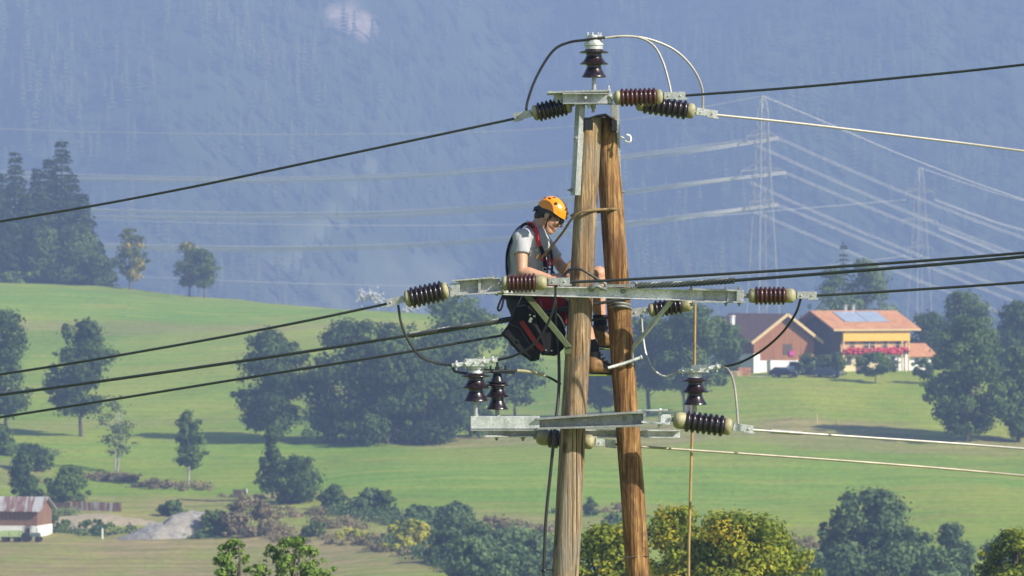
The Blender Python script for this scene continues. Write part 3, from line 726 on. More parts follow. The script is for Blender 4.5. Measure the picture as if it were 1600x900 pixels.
# --- t-shirt
b = MB()
rows = [(458, 822, .150, .180), (450, 821, .150, .176), (438, 821, .150, .178)] + torso_rows[4:10]
torso(b, .010, rows)
b.capsule(P(828, 366, -.08), shR, .060, .068); b.capsule(P(832, 366, .08), shL, .060, .068)
for s_, e_ in ((shR, elR), (shL, elL)): b.capsule(s_, s_.lerp(e_, .50 if s_ is shR else .80), .066, .068 if s_ is shR else .060, flat1=True)
rg = random.Random(4)
me = b.remeshed('tshirt', .007, 3)
# folds: gentle real creases in the cloth
for v in me.vertices:
    c = v.co; d = 0
    d += .0030 * math.sin(c.z * 30 + c.x * 40 + 1.6 * math.sin(c.y * 11)) - .0030 * (1 - abs(math.sin(c.z * 24 - c.x * 38 + c.y * 9 + 1.2 * math.sin(c.z * 9)))) ** 3
    v.co = c + v.normal * d
shirt = link_mesh(me, 'tshirt', MAT['shirt'], man)
b = MB(); cpts = [P(836, 352.5) + V(.062 * math.cos(a) + .004, .078 * math.sin(a), -.030 * math.cos(a)) for a in np.linspace(0, 2 * PI, 25)]
b.tube(cpts, .009, 8); b.build('collar', MAT['shirt'], man)

# --- shorts, socks, boots
b = MB()
torso(b, .014, [(500, 824, .09, .15), (488, 824, .125, .172), (470, 822, .138, .170), (456, 821, .138, .165)])
b.capsule(hipR, hipR.lerp(kneeR, .93), .106, .086, flat1=True); b.capsule(hipL, hipL.lerp(kneeL, .72), .106, .088, flat1=True)
me = b.remeshed('shorts', .008, 3)
for v in me.vertices: v.co += v.normal * (.004 * math.sin(v.co.x * 55 + v.co.z * 30) + .003 * math.sin(v.co.z * 80))
link_mesh(me, 'shorts', MAT['shorts'], man)
for a_, k_, sg in ((ankR, kneeR, -1), (ankL, kneeL, 1)):
    b = MB(); b.capsule(a_.lerp(k_, .04), a_.lerp(k_, .36 if sg < 0 else .30), .047, .058, flat1=True); b.build('sock', MAT['sock'], man)
    root_z = a_.z
    b = MB(); up = (k_ - a_).normalized()
    # boot: shaft plus foot, soft leather
    b.capsule(a_ + V(-.012, 0, -.055), a_ + up * .06, .058, .060, flat1=True)
    b.capsule(a_ + V(-.020, 0, -.062), a_ + V(.075, 0, -.072), .048, .046); b.capsule(a_ + V(.02, 0, -.03), a_ + V(.11, 0, -.078), .05, .040); b.capsule(a_ + V(.085, 0, -.080), a_ + V(.142, 0, -.088), .046, .036)
    me = b.remeshed('boot', .0065, 3)
    # leather panels: dark toe and collar, tan sides
    for f in me.polygons:
        c = f.center; t = c.x - a_.x; zz = c.z - a_.z
        f.material_index = 1 if (t > .088 + .03 * math.sin(zz * 40) or zz > .012 - .25 * t or zz < -.100 or t < -.045) else 0
    bo = link_mesh(me, 'boot', [MAT['boot'], MAT['boot_dark']], man)
    b = MB(); prof = [(-.075, -.038), (.02, -.036), (.09, -.046), (.155, -.034), (.182, 0), (.155, .034), (.09, .046), (.02, .036), (-.075, .038), (-.088, 0)]
    b.prism(prof, a_ + V(0, 0, -.128), X, Y, Z, .012); b.build('sole', MAT['sole'], bo, smooth=False, bevel=.004)
    b = MB()
    for i in range(4):
        q = a_ + V(.028 + .018 * i, 0, .025 - .026 * i); b.tube([q + V(.01, -.035, 0), q + V(.034, 0, .012), q + V(.01, .035, 0)], .004, 6)
    b.build('laces', MAT['sock'], bo)

# --- harness
def back_pt(y, s): return P(789, y, s)
b = MB()
near = [P(806, 450, -.10), P(793.5, 430, -.105), P(791.5, 405, -.105), P(794, 387, -.105), P(801, 370, -.10), P(811, 359.5, -.095), P(819, 352, -.10), P(829, 350.5, -.11), P(836, 357, -.16)]
far = [P(806, 450, .10), P(793, 405, .10), P(800, 370, .10), P(818, 350, .09), P(838, 349, .085), P(848, 358, .09)]
wd = [Vector((0, 1, 0))] * 20
b.ribbon(spline(near, 5), Vector((.15, 1, .1)), .048, .011); b.ribbon(spline(far, 5), Vector((.1, 1, .1)), .048, .011)
b.ribbon(spline([P(842, 380, -.222), P(848, 395, -.195), P(852, 415, -.165), P(851, 440, -.14)], 5), Vector((.75, -.55, .1)), .028, .010)
b.ribbon(spline([P(857, 380, .06), P(862, 400, .05), P(862, 425, .04), P(858, 445, .03)], 5), Vector((.4, 1, 0)), .028, .010)
b.ribbon(spline([P(852, 396, -.12), P(857, 397, -.04), P(859, 397, .04)], 5), Vector((.1, .1, 1)), .022, .012)
b.ribbon(spline([P(853, 438, -.06), P(856, 415, -.03), P(858, 398, -.02)], 5), Vector((.3, 1, 0)), .024, .012)
hs = b.build('harness_webbing', MAT['strap'], man)
b = MB(); b.mark()
b.ribbon(spline([P(826, 350, -.108), P(832, 352.5, -.135), P(838, 362, -.198), P(840, 374, -.226), P(843, 385, -.222)], 5), Vector((.65, -.75, .1)), .034, .014)
b.mark(); b.ribbon(spline([P(849, 362, .08), P(856, 378, .065), P(860, 392, .055)], 5), Vector((.3, 1, .1)), .040, .014)
b.build_pieces('red_shoulder_strap', MAT['red_strap'], man)
b = MB(); rings = []
for y, e in ((468, .020), (460, .030), (450, .030), (443, .020)):
    rings.append([P(822, y) + V(math.cos(2 * PI * k / 28) * (.140 + e), math.sin(2 * PI * k / 28) * (.170 + e), 0) for k in range(28)])
b.loft(rings); b.build('waist_belt', MAT['strap'], man)
b = MB(); u = (kneeR - hipR).normalized()
def pad(b, h_, k_, t0, t1, r0, r1):
    d = (k_ - h_); b.lathe(h_ + d * t0, d, [(0, r0 * .9), (.01, r0), (d.length * (t1 - t0) - .01, r1), (d.length * (t1 - t0), r1 * .9)], 24)
pad(b, hipR + V(0, 0, -.008), kneeR + V(0, 0, -.03), .10, .72, .118, .108); pad(b, hipL, kneeL, .12, .55, .118, .108)
b.box(P(848, 486, -.0), px(56), .30, px(9), Matrix.Rotation(.02, 3, 'Y'))
b.build('seat_pad', MAT['red_pad'], man, bevel=.004)
b = MB()
for c, ax, R_ in ((P(848, 402, -.18), V(.25, -1, .3), .022), (P(859, 410, -.14), V(.2, -1, .2), .022), (P(846, 437, -.22), V(.3, -1, 0), .018), (P(856, 433, -.20), V(-.2, -1, .3), .02)):
    b.mark(); b.torus(c, ax, R_, .0055, 18, 8); b.bar(c - Z * .02, c + Z * .02, .006, .006)
b.build_pieces('carabiner', MAT['red_metal'], man)
b = MB()
for c in (P(852, 393, -.19), P(862, 433, -.22), P(868, 437, -.24), P(838, 387, -.20), P(851, 421, -.19)): b.mark(); b.torus(c, V(.1, -1, .2), .015, .006, 14, 8); b.box(c - Z * .02, .02, .008, .016)
b.build_pieces('buckle', MAT['galv'], man)
b = MB(); b.bar(P(838, 404, -.20), P(842, 397, -.20), .012, .014); b.build('yellow_tag', MAT['yellow'], man)
b = MB()      # loose tail of webbing behind his hip
b.ribbon(spline([P(793, 440, -.10), P(788, 452, -.18), P(787, 466, -.18), P(784, 480, -.18), P(780, 486, -.18), P(778, 481, -.18), P(782, 470, -.18), P(788, 456, -.18)], 6), Vector((.35, .9, 0)), .030, .006)
b.build('webbing_tail', MAT['strap'], man)
b = MB(); b.mark()
b.tube(spline([P(850, 425, -.18), P(856, 420, -.2), P(864, 424, -.22), P(868, 436, -.24), P(862, 444, -.24)], 6), .006, 8)
b.mark(); b.tube(spline([P(840, 432, -.2), P(850, 428, -.2), P(860, 437, -.22), P(874, 442, -.24)], 6), .006, 8)
b.build_pieces('harness_cord', MAT['strap'], man)

# tool in the far hand
b = MB(); b.capsule(P(876, 426, -.16), P(894, 407.5, -.18), .012, .014, 10); b.capsule(P(883, 419, -.165), P(878, 424, -.16), .017, .016, 8)
o = b.build('hand_tool', MAT['tool_wood'], None, P(885, 416, -.17)); tag(o, 'brown handled hand tool held up against the pale pole', 'tool')
# --- tool bags
def bag(name, poly, y0, th, label, bevel=.02):
    c = sum((Vector((p[0], p[1])) for p in poly), Vector((0, 0))) / len(poly)
    root = thing(name, W(c.x, c.y, y0), label, 'bag')
    b = MB(); q = [((p[0] - c.x) / S, (c.y - p[1]) / S) for p in poly]
    nr = []
    for k, (yy, sc) in enumerate(((0, .90), (.015, .97), (th * .5, 1.03), (th - .015, .97), (th, .90))):
        nr.append([W(c.x, c.y, y0 + yy) + V(a * sc, 0, z_ * sc) for a, z_ in q])
    b.loft(nr); o = b.build('bag_body', MAT['bag'], root, bevel=.006)
    return root, c
def dense(poly, k=5):
    out = []
    P_ = [Vector((p[0], p[1], 0)) for p in poly]; n = len(P_)
    for i in range(n):
        for j in range(k): q = P_[i].lerp(P_[(i + 1) % n], j / k); out.append((q.x + 1.2 * math.sin(i * 2.1 + j * 1.9), q.y + 1.2 * math.sin(i * 3.3 + j * 1.3)))
    return out
r1, c1 = bag('tool_bag', dense([(806, 478), (822, 476), (838, 492), (850, 540), (841, 560), (830, 565), (811, 551), (793, 532), (784.5, 521), (797, 503)], 3), -.02, .13, 'open black tool bag with a reddish strip hanging tilted below the lineman')
b = MB(); b.ribbon(spline([W(814, 502, -.035), W(826, 519, -.045), W(838, 536, -.04), W(849, 547, -.03)], 5), Vector((.7, 0, .7)), .036, .010); b.build('red_strip', m_fabric('faded_red_webbing', (.20, .03, .025), .2, 200), r1)
b = MB(); b.mark(); b.ribbon(spline([W(808, 479, .05), W(812, 470, .08), W(816, 462, .12)], 4), Y, .05, .008); b.mark(); b.ribbon(spline([W(824, 478, .05), W(826, 470, .08), W(828, 462, .12)], 4), Y, .05, .008); b.build_pieces('bag_strap', MAT['strap'], r1)
b = MB(); b.torus(W(807, 535, -.03), V(0, 1, 0), .018, .0045, 14, 6, .7); b.ribbon([W(794, 505, -.026), W(812, 513, -.034), W(834, 548, -.034)], Vector((.6, 0, .8)), .008, .006); b.build('bag_ring', MAT['black_metal'], r1)
b = MB(); b.box(W(829, 500, -.03), .022, .006, .038, Matrix.Rotation(.4, 3, 'Y')); b.box(W(835, 494, -.03), .016, .006, .012); b.box(W(828, 492, -.03), .012, .006, .010); b.build('white_label', MAT['white_paint'], r1)
r2, c2 = bag('tool_pouch', dense([(838, 488), (868, 484), (876, 492), (882, 515), (884.5, 532), (881, 546), (868, 554), (855, 556), (847, 553), (845, 536)], 3), .03, .12, 'rounded black pouch hanging between the tool bag and the pale pole')
b = MB(); b.mark(); b.ribbon(spline([W(848, 488, .08), W(846, 478, .09), W(845, 470, .1)], 4), Y, .04, .008); b.mark(); b.ribbon(spline([W(866, 486, .08), W(868, 478, .09), W(868, 470, .1)], 4), Y, .04, .008); b.build_pieces('pouch_strap', MAT['strap'], r2)
b = MB(); b.tube(spline([W(868, 488, .02), W(876, 497, .015), W(884, 513, .02)], 5), .006, 8); b.build('piping', MAT['galv'], r2)
b = MB(); b.mark(); bolt(b, W(853, 547, .03), -Y, .006, .01); b.mark(); bolt(b, W(862, 548, .03), -Y, .006, .01); b.build_pieces('rivet', MAT['galv_bright'], r2)
# ================================================================== TERRAIN
ctrl = [  # photo column, photo row, distance: how the valley side lies
 (0,900,462),(300,900,455),(550,900,440),(730,900,425),(0,846,520),(300,850,512),(560,846,500),(30,842,524),
 (130,800,560),(200,745,612),(60,760,590),(420,785,570),(600,790,548),(760,800,540),(760,860,470),(880,900,440),
 (300,755,598),(425,778,575),(600,740,590),(800,740,585),(1000,760,570),(1100,800,540),(1300,835,505),(1600,835,505),(1200,870,470),(1500,890,450),
 (1100,690,625),(1350,700,622),(1600,695,630),(1510,690,632),(1250,650,655),(1500,640,668),
 (600,692,650),(430,690,650),(740,670,665),(127,682,655),(12,685,650),(900,640,690),
 (1180,584,712),(1300,584,716),(1440,584,722),(1600,590,720),(1050,590,715),(1250,610,690),
 (0,600,735),(300,610,720),(0,520,830),(300,530,822),(500,560,760),(0,444,955),(165,453,962),(400,476,950),(600,486,925),(750,500,900),
 (800,570,770),(950,585,745),(1100,572,760),(1400,574,770),(1600,577,770)]
cp = [tuple(WD(a, b, d)) for a, b, d in ctrl]
for xx in (-55, 0, 55):
    for d_, z_ in ((-60, -9.0), (37, -10.0), (110, -14.2), (200, -20.5), (300, -25), (380, -27.5)): cp.append((xx * (0.6 + d_ / 400), d_, z_))
for xx, d_, z_ in ((-140, 1150, -8), (-60, 1150, -16), (40, 1050, -26), (140, 1050, -28), (-160, 1500, -36), (0, 1500, -40), (160, 1500, -42), (-250, 2300, -46), (0, 2300, -47), (250, 2300, -47), (-300, 4200, -47), (0, 4200, -47), (300, 4200, -47)): cp.append((xx, d_, z_))
cp = np.array(cp, float); SC = np.array([1 / 40., 1 / 100.])
A_ = cp[:, :2] * SC; N_ = len(A_)
def tps(r2): return 0.5 * r2 * np.log(r2 + 1e-9)
r2 = ((A_[:, None] - A_[None]) ** 2).sum(-1)
Kmat = np.zeros((N_ + 3, N_ + 3)); Kmat[:N_, :N_] = tps(r2) + np.eye(N_) * .02
Pm = np.c_[np.ones(N_), A_]; Kmat[:N_, N_:] = Pm; Kmat[N_:, :N_] = Pm.T
wts = np.linalg.solve(Kmat, np.r_[cp[:, 2], 0, 0, 0])
# value noise on arrays
_rs = np.random.RandomState(11); _tab = _rs.rand(64, 64)
def vnoise(x, y):
    xi = np.floor(x).astype(int); yi = np.floor(y).astype(int); fx = x - xi; fy = y - yi
    fx = fx * fx * (3 - 2 * fx); fy = fy * fy * (3 - 2 * fy); g = lambda a, b: _tab[a % 64, b % 64]
    return (g(xi, yi) * (1 - fx) + g(xi + 1, yi) * fx) * (1 - fy) + (g(xi, yi + 1) * (1 - fx) + g(xi + 1, yi + 1) * fx) * fy
def fbm(x, y, o=4): return sum(vnoise(x * 2 ** k + 17 * k, y * 2 ** k + 5 * k) / 2 ** k for k in range(o)) / (2 - 2 ** (1 - o))

def height(x, y):
    x = np.asarray(x, float); y = np.asarray(y, float)
    k = np.clip((y - 380) / 60, 0, 1) * np.clip((1200 - y) / 150, 0, 1)
    return plain(x, y) + k * (1.7 * (fbm(x / 26 + 5, y / 48 + 3, 3) - .5) + .5 * (fbm(x / 6, y / 9, 3) - .5))
def plain(x, y):
    x = np.asarray(x, float); y = np.asarray(y, float)
    lim = 0.118 * np.maximum(y, 0) + 30
    xc = lim * np.tanh(x / lim * 1.0) if False else np.clip(x, -lim, lim)
    q = np.stack([xc * SC[0], y * SC[1]], -1)
    out = np.full(q.shape[:-1], wts[N_]) + q[..., 0] * wts[N_ + 1] + q[..., 1] * wts[N_ + 2]
    for i in range(N_): out = out + wts[i] * tps(((q - A_[i]) ** 2).sum(-1))
    return out
def gz(x, y): return float(height(np.array([x]), np.array([y]))[0])
def at(px_, py_, lo=400, hi=1000):
    d = np.arange(lo, hi, .5); x = (px_ - 800) / F * d; z = (450 - py_) / F * d
    hit = np.nonzero(z <= height(x, d))[0]
    i = hit[0] if len(hit) else int(np.argmin(z - height(x, d)))
    return Vector((x[i], d[i], gz(x[i], d[i])))

def grid_mesh(name, xs, ys, zf, attrs):
    XX, YY = np.meshgrid(xs, ys); ZZ = zf(XX, YY); nx, ny = len(xs), len(ys)
    co = np.stack([XX, YY, ZZ], -1).reshape(-1, 3)
    idx = np.arange(nx * ny).reshape(ny, nx)
    q = np.stack([idx[:-1, :-1], idx[:-1, 1:], idx[1:, 1:], idx[1:, :-1]], -1).reshape(-1, 4)
    me = mesh_np(name, co, q)
    for k, fn in attrs.items():
        a = me.attributes.new(k, 'FLOAT', 'POINT'); a.data.foreach_set('value', fn(XX, YY, ZZ).reshape(-1).astype(np.float32))
    return me
def mesh_np(name, co, quads):
    me = bpy.data.meshes.new(name); k = quads.shape[1]
    me.vertices.add(len(co)); me.vertices.foreach_set('co', np.ascontiguousarray(co, np.float32).ravel())
    me.loops.add(quads.size); me.loops.foreach_set('vertex_index', np.ascontiguousarray(quads, np.int32).ravel())
    me.polygons.add(len(quads)); me.polygons.foreach_set('loop_start', np.arange(0, quads.size, k, dtype=np.int32))
    me.update(calc_edges=True); return me

# where the grass has dried out or been mown: patches of ground, centre + half sizes in metres
def patches(lst):
    c = []
    for a, b_, rx, ry, amt in lst: p = at(a, b_); c.append((p.x, p.y, rx, ry, amt))
    def f(x, y, z):
        out = np.zeros_like(x); wx = x + 9 * (fbm(x / 14, y / 22) - .5); wy = y + 26 * (fbm(x / 17 + 9, y / 25) - .5)
        for cx, cy, rx, ry, amt in c:
            r = np.sqrt(((wx - cx) / rx) ** 2 + ((wy - cy) / ry) ** 2); out = np.maximum(out, amt * np.clip((1.15 - r) / .35, 0, 1))
        return out
    return f
dry = patches([(60,885,30,44,1.0),(300,880,26,42,1.0),(520,875,19,34,.95),(640,885,8,14,.8),(180,800,12,20,.75),(330,790,14,10,.7),(470,805,12,12,.65),(700,810,12,10,.7),(840,815,10,12,.8),(970,795,8,6,.55),
  (1040,680,22,16,.75),(1200,668,20,15,.85),(1380,690,20,12,.65),(780,690,16,11,.7),(150,515,38,10,.5),(440,510,30,8,.5),(90,668,14,7,.45),(230,662,12,5,.4),(1540,685,6,4,.7),(1270,825,10,7,.55),(20,740,6,16,.5),(640,835,9,16,.6),(380,510,20,5,.3),(840,650,10,8,.4)])
lush = patches([(80,470,60,30,.8),(420,495,40,18,.6),(300,705,26,12,.6),(640,745,26,16,.8),(1050,760,34,26,.7),(1350,745,30,18,.7),(1000,640,20,10,.6),(100,560,40,26,.35),(1250,600,34,7,.2),(480,700,12,8,.7)])
xs = np.unique(np.r_[np.arange(-1400, -160, 60), np.arange(-160, 160.1, 2.0), np.arange(220, 1401, 60)])
ys = np.unique(np.r_[np.arange(-150, 400, 11), np.arange(400, 1000, 2.0), np.arange(1000, 1500, 20), np.arange(1500, 3900, 100)])
m = NT('meadow')
gd = m.n('ShaderNodeAttribute', attribute_name='dry').outputs['Fac']; gl = m.n('ShaderNodeAttribute', attribute_name='lush').outputs['Fac']
v = m.coord((1, .45, 1)); big = m.noise(v, .035, 5, .6, .4); mid = m.noise(m.coord((.25, 1.0, 1)), .16, 5, .65, .3); fine = m.noise(m.coord((1, .5, 1)), 1.1, 5, .7)
c = m.ramp(big, [(.36, (.180, .290, .030)), (.5, (.255, .350, .037)), (.64, (.35, .40, .054))])
c = m.mix(gl, c, m.ramp(mid, [(.38, (.175, .325, .032)), (.62, (.255, .385, .038))]))
c = m.mix(m.ramp(mid, [(.50, 0.0), (.70, .6)]), c, (.38, .345, .075))
dr = m.ramp(m.noise(m.coord((.22, .8, 1)), .30, 7, .72), [(.32, (.21, .225, .060)), (.48, (.33, .275, .110)), (.64, (.46, .35, .17))])
dm = m.n('ShaderNodeMath', operation='MULTIPLY'); m.l(gd, dm.inputs[0]); m.l(m.ramp(m.noise(v, .12, 6, .7), [(.34, .38), (.56, 1.0)]), dm.inputs[1])
c = m.mix(dm.outputs[0], c, dr)
wv = m.n('ShaderNodeTexWave', wave_type='BANDS', bands_direction='Y'); wv.inputs['Scale'].default_value = .05; wv.inputs['Distortion'].default_value = 3.0; wv.inputs['Detail'].default_value = 3; wv.inputs['Detail Scale'].default_value = .6; m.l(m.coord((.25, 1, 0)), wv.inputs['Vector'])
c = m.mix(.16, c, m.ramp(wv.outputs['Fac'], [(.2, .45), (.8, 1.0)]), 'MULTIPLY')
c = m.mix(.5, c, m.ramp(fine, [(.32, .5), (.62, 1.0)]), 'MULTIPLY')
m.bsdf(c, .95, 0, m.noise(m.coord((1, 1, 1)), 1.6, 5, .75), .9, .35, spec=.15); MAT['meadow'] = m.mat
rough = height
me = grid_mesh('ground', xs, ys, rough, {'dry': dry, 'lush': lush})
g = link_mesh(me, 'ground', MAT['meadow']); tag(g, kind='structure')

# ---- mountain side
MX = np.arange(-1300, 1301, 11.0); MY = np.unique(np.r_[np.arange(2480, 2900, 30), np.arange(2900, 3700, 10.0), np.arange(3700, 3851, 30)])
def mz(x, y):
    base = np.interp(y, [2480, 2800, 2950, 3150, 3400, 3640, 3850], [-62, -54, -38, 30, 150, 300, 285])
    k = np.clip((y - 2850) / 300, 0, 1)
    spur = 52 * np.exp(-((x + 235 + .10 * (y - 3200)) / 105.) ** 2) - 58 * np.exp(-((x + 35 - .16 * (y - 3200)) / 65.) ** 2) + 46 * np.exp(-((x - 180 - .2 * (y - 3200)) / 90.) ** 2) - 22 * np.exp(-((x - 330) / 70.) ** 2)
    return base + k * (spur + 95 * (fbm(x / 190 + 3, y / 330 + 8) - .5) + 44 * (fbm(x / 55, y / 120, 3) - .5))
def bare_mask(x, y, z):
    w = 14 * (fbm(x / 18, y / 18 + 4) - .5)
    sx, sz = x + w, z + w
    a = np.clip(1.15 - np.sqrt(((sx + 112 + .55 * (sz - 184)) / 15) ** 2 + ((sz - 184) / 15) ** 2), 0, .5) * 2      # landslip near the top
    t = np.clip((z - 14) / 66, 0, 1); path = -142 + 56 * t
    b_ = np.clip(1.5 - np.abs(x + w * .35 - path) / (4 + 6 * (1 - t)), 0, 1) * (z > 12) * (z < 82) * .75
    c_ = np.clip(1.2 - np.sqrt(((sx + 75) / 70) ** 2 + ((sz - 2) / 22) ** 2), 0, .4) * 1.6 * np.clip((fbm(x / 26, y / 60) - .40) * 4, 0, 1)
    return np.clip(np.maximum(np.maximum(a, b_), c_), 0, 1)
m = NT('mountain_ground'); at_ = m.n('ShaderNodeAttribute', attribute_name='bare').outputs['Fac']
v = m.coord(); c = m.ramp(m.noise(v, .02, 5, .6), [(.35, (.035, .055, .024)), (.65, (.075, .10, .04))])
rk = m.ramp(m.noise(m.coord((1, .4, 1)), .09, 6, .7), [(.3, (.28, .22, .18)), (.6, (.60, .48, .39))])
pg_ = m.ramp(m.noise(m.coord((1, .4, 1)), .06, 6, .7), [(.3, (.12, .15, .07)), (.65, (.27, .29, .17))]); rk = m.mix(m.n('ShaderNodeAttribute', attribute_name='high').outputs['Fac'], pg_, rk)
m.bsdf(m.mix(at_, c, rk), .95, 0, m.noise(v, .12, 6, .7), 1, 3.0, spec=.1); MAT['mountain'] = m.mat
me = grid_mesh('mountain', MX, MY, mz, {'bare': bare_mask, 'high': lambda x, y, z: np.clip((z - 120) / 30, 0, 1)}); tag(link_mesh(me, 'mountain', MAT['mountain']), kind='structure')

# ================================================================== LEAVES AND TREES
LEAF = {
 'dark': m_leaf('leaf_dark', (.026, .055, .014), (.105, .165, .036)),
 'mid': m_leaf('leaf_mid', (.042, .082, .018), (.155, .225, .048)),
 'pale': m_leaf('leaf_pale', (.075, .120, .036), (.20, .26, .085)),
 'bluish': m_leaf('leaf_grey_green', (.055, .105, .040), (.165, .235, .090)),
 'yellow': m_leaf('leaf_yellow', (.24, .28, .03), (.58, .54, .06), (.60, .45, .05)),
 'turning': m_leaf('leaf_turning', (.055, .105, .014), (.30, .33, .036), (.48, .38, .035)),
 'fresh': m_leaf('leaf_fresh', (.085, .150, .024), (.25, .36, .07)),
 'brown': m_leaf('leaf_brown', (.15, .125, .065), (.33, .26, .15)),
 'birchtop': m_leaf('leaf_birch', (.045, .080, .020), (.19, .22, .045), (.46, .36, .05)),
 'needle': m_leaf('needles', (.014, .032, .014), (.060, .095, .032), None, .15),
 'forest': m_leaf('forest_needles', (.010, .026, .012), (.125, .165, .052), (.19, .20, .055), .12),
}
BARK = m_boards('bark', (.055, .045, .036), (.15, .125, .10), (6, 6, 1.2), .9)
BARK_PALE = m_boards('pale_bark', (.22, .20, .18), (.42, .40, .36), (6, 6, 1.2), .9)

def leaf_quads(cen, rad, bt, n, size, rs, shell=.42, up=.25, asp=.62):
    """n leaf faces spread through ellipsoid clumps; returns verts and tint"""
    cen = np.asarray(cen, float); rad = np.asarray(rad, float); bt = np.asarray(bt, float)
    w = (rad[:, 0] * rad[:, 2]) ** 1.0; bi = rs.choice(len(cen), n, p=w / w.sum())
    u = rs.normal(size=(n, 3)); u /= np.linalg.norm(u, axis=1)[:, None]
    r = rs.rand(n) ** shell; p = cen[bi] + u * rad[bi] * r[:, None] * (1 + .16 * rs.normal(size=(n, 1)))
    nr = u * 1.5 + rs.normal(size=(n, 3)) * .50 + np.array([0, 0, up]); nr /= np.linalg.norm(nr, axis=1)[:, None]
    t = np.cross(nr, rs.normal(size=(n, 3))); t /= np.linalg.norm(t, axis=1)[:, None] + 1e-9; b = np.cross(nr, t)
    s = size * (.55 + .9 * rs.rand(n))[:, None]
    q = np.stack([p - t * s, p - b * s * asp, p + t * s, p + b * s * asp], 1)
    q[:, 1] += nr * s * .18; q[:, 3] += nr * s * .18
    tint = np.clip(bt[bi] + rs.normal(size=n) * .12, 0, 1)
    return q.reshape(-1, 3), tint
def foliage_mesh(name, verts, tint):
    n = len(verts) // 4; me = mesh_np(name, verts, np.arange(n * 4).reshape(n, 4))
    a = me.attributes.new('tint', 'FLOAT', 'FACE'); a.data.foreach_set('value', tint.astype(np.float32)); return me

def envelope(shape, t):
    if shape == 'round': return math.sin(PI * min(max(t * .94 + .06, .03), .97)) ** .55
    if shape == 'oval': return math.sin(PI * (t * .84 + .12)) ** .6
    if shape == 'cone': return (1 - t) ** .75 * min(1, .45 + t * 4)
    if shape == 'egg': return math.sin(PI * (t ** .78 * .88 + .09)) ** .6
    if shape == 'dome': return math.sqrt(max(0.02, 1 - (t * .97) ** 2.2))
    return 1.0
def plant(name, label, cat, base, H, Wd, shape='round', leaf='mid', n=2500, size=.35, cb=.25, seed=1, nb=22, bark=None, group=None, depth=None, br=.26, gap=0.0, stems=1, accent=0.0, lean=0.0, shell=.42, asp=.62, crown='crown', trunk='trunk'):
    rs = np.random.RandomState(seed); rr = random.Random(seed); base = Vector(base)
    root = thing(name, base, label, cat, group); Dp = depth or Wd
    cz0 = base.z + H * cb; ch = H * (1 - cb); cen = []; rad = []; bt = []; b = MB(); tr = max(.05, H * .016)
    tops = []
    for s_ in range(stems):
        a0 = rr.uniform(0, 6.28); off = V(math.cos(a0), math.sin(a0), 0) * (0 if stems == 1 else Wd * .16)
        pts = [base + off * .3 + V(0, 0, -.3)]
        for k in range(1, 7):
            f = k / 6; pts.append(base + off * (.3 + f) + V(lean * H * f * f + rr.uniform(-1, 1) * H * .012, rr.uniform(-1, 1) * H * .012, H * .86 * f))
        b.tube(pts, [tr * (1.25 if i == 0 else 1 - .8 * i / 6) / (1 if stems == 1 else 1.4) for i in range(7)], 7); tops.append(pts)
    for k in range(nb):
        t = (k + rr.random()) / nb; e = envelope(shape, t) * .5
        rb = br * (.65 + .7 * rr.random()) * min(Wd, ch) * (.55 + .45 * envelope(shape, t))
        a = rr.uniform(0, 2 * PI); q = (.30 + .70 * math.sqrt(rr.random()))
        ex = max(0, e * Wd * 1.08 - rb * .70); ey = max(0, e * Dp * 1.08 - rb * .70)
        z = cz0 + t * ch; z = min(max(z, cz0 + rb * .5), cz0 + ch - rb * .62)
        c = V(base.x + lean * H * ((z - base.z) / H) ** 2 + math.cos(a) * ex * q, base.y + math.sin(a) * ey * q, z)
        cen.append(c); rad.append((rb * (.9 + .3 * rr.random()), rb * (.9 + .3 * rr.random()), rb * .74)); bt.append(min(.85, max(.05, rr.gauss(.42, .20))) + (accent * (rr.random() < .35) * .5 if accent else 0))
        if k % 2 == 0:
            P0 = tops[k % stems]; f = max(.18, min(.9, (z - base.z) / (H * .86) - .18)) * 6; i0 = int(f)
            s0 = P0[min(i0, 5)].lerp(P0[min(i0 + 1, 6)], f - i0); mid_ = s0.lerp(c, .5) + V(0, 0, -rb * .15)
            b.tube([s0, mid_, c], [tr * .38, tr * .26, tr * .10], 5)
    for k in range(nb // 2):                       # sprigs that break the outline
        t = rr.random() * .95 + .03; e = envelope(shape, t) * .5; a = rr.uniform(0, 2 * PI); rb = br * .36 * (.6 + .8 * rr.random()) * min(Wd, ch); z = cz0 + t * ch
        cen.append(V(base.x + lean * H * ((z - base.z) / H) ** 2 + math.cos(a) * e * Wd * (1.0 + .16 * rr.random()), base.y + math.sin(a) * e * Dp, min(z, base.z + H - rb * .4))); rad.append((rb * 1.2, rb * 1.2, rb * .8)); bt.append(min(.85, max(.05, rr.gauss(.45, .2))))
    b.build(trunk, bark or BARK, root)
    n = int(n * 1.8) if size > .1 else n; size = size * .76 if size > .1 else size
    v_, ti = leaf_quads(cen, rad, bt, n, size, rs, shell, asp=asp)
    if not gap and cat == 'tree' and size > .1: gap = .26
    if gap:
        keep = np.repeat(fbm(v_[::4, 0] / (Wd * .12) + seed, v_[::4, 2] / (Wd * .12)) > gap, 4); v_ = v_[keep]; ti = ti[keep[::4]]
    me = foliage_mesh(crown, v_, ti); link_mesh(me, crown, LEAF[leaf], root, smooth=False)
    return root
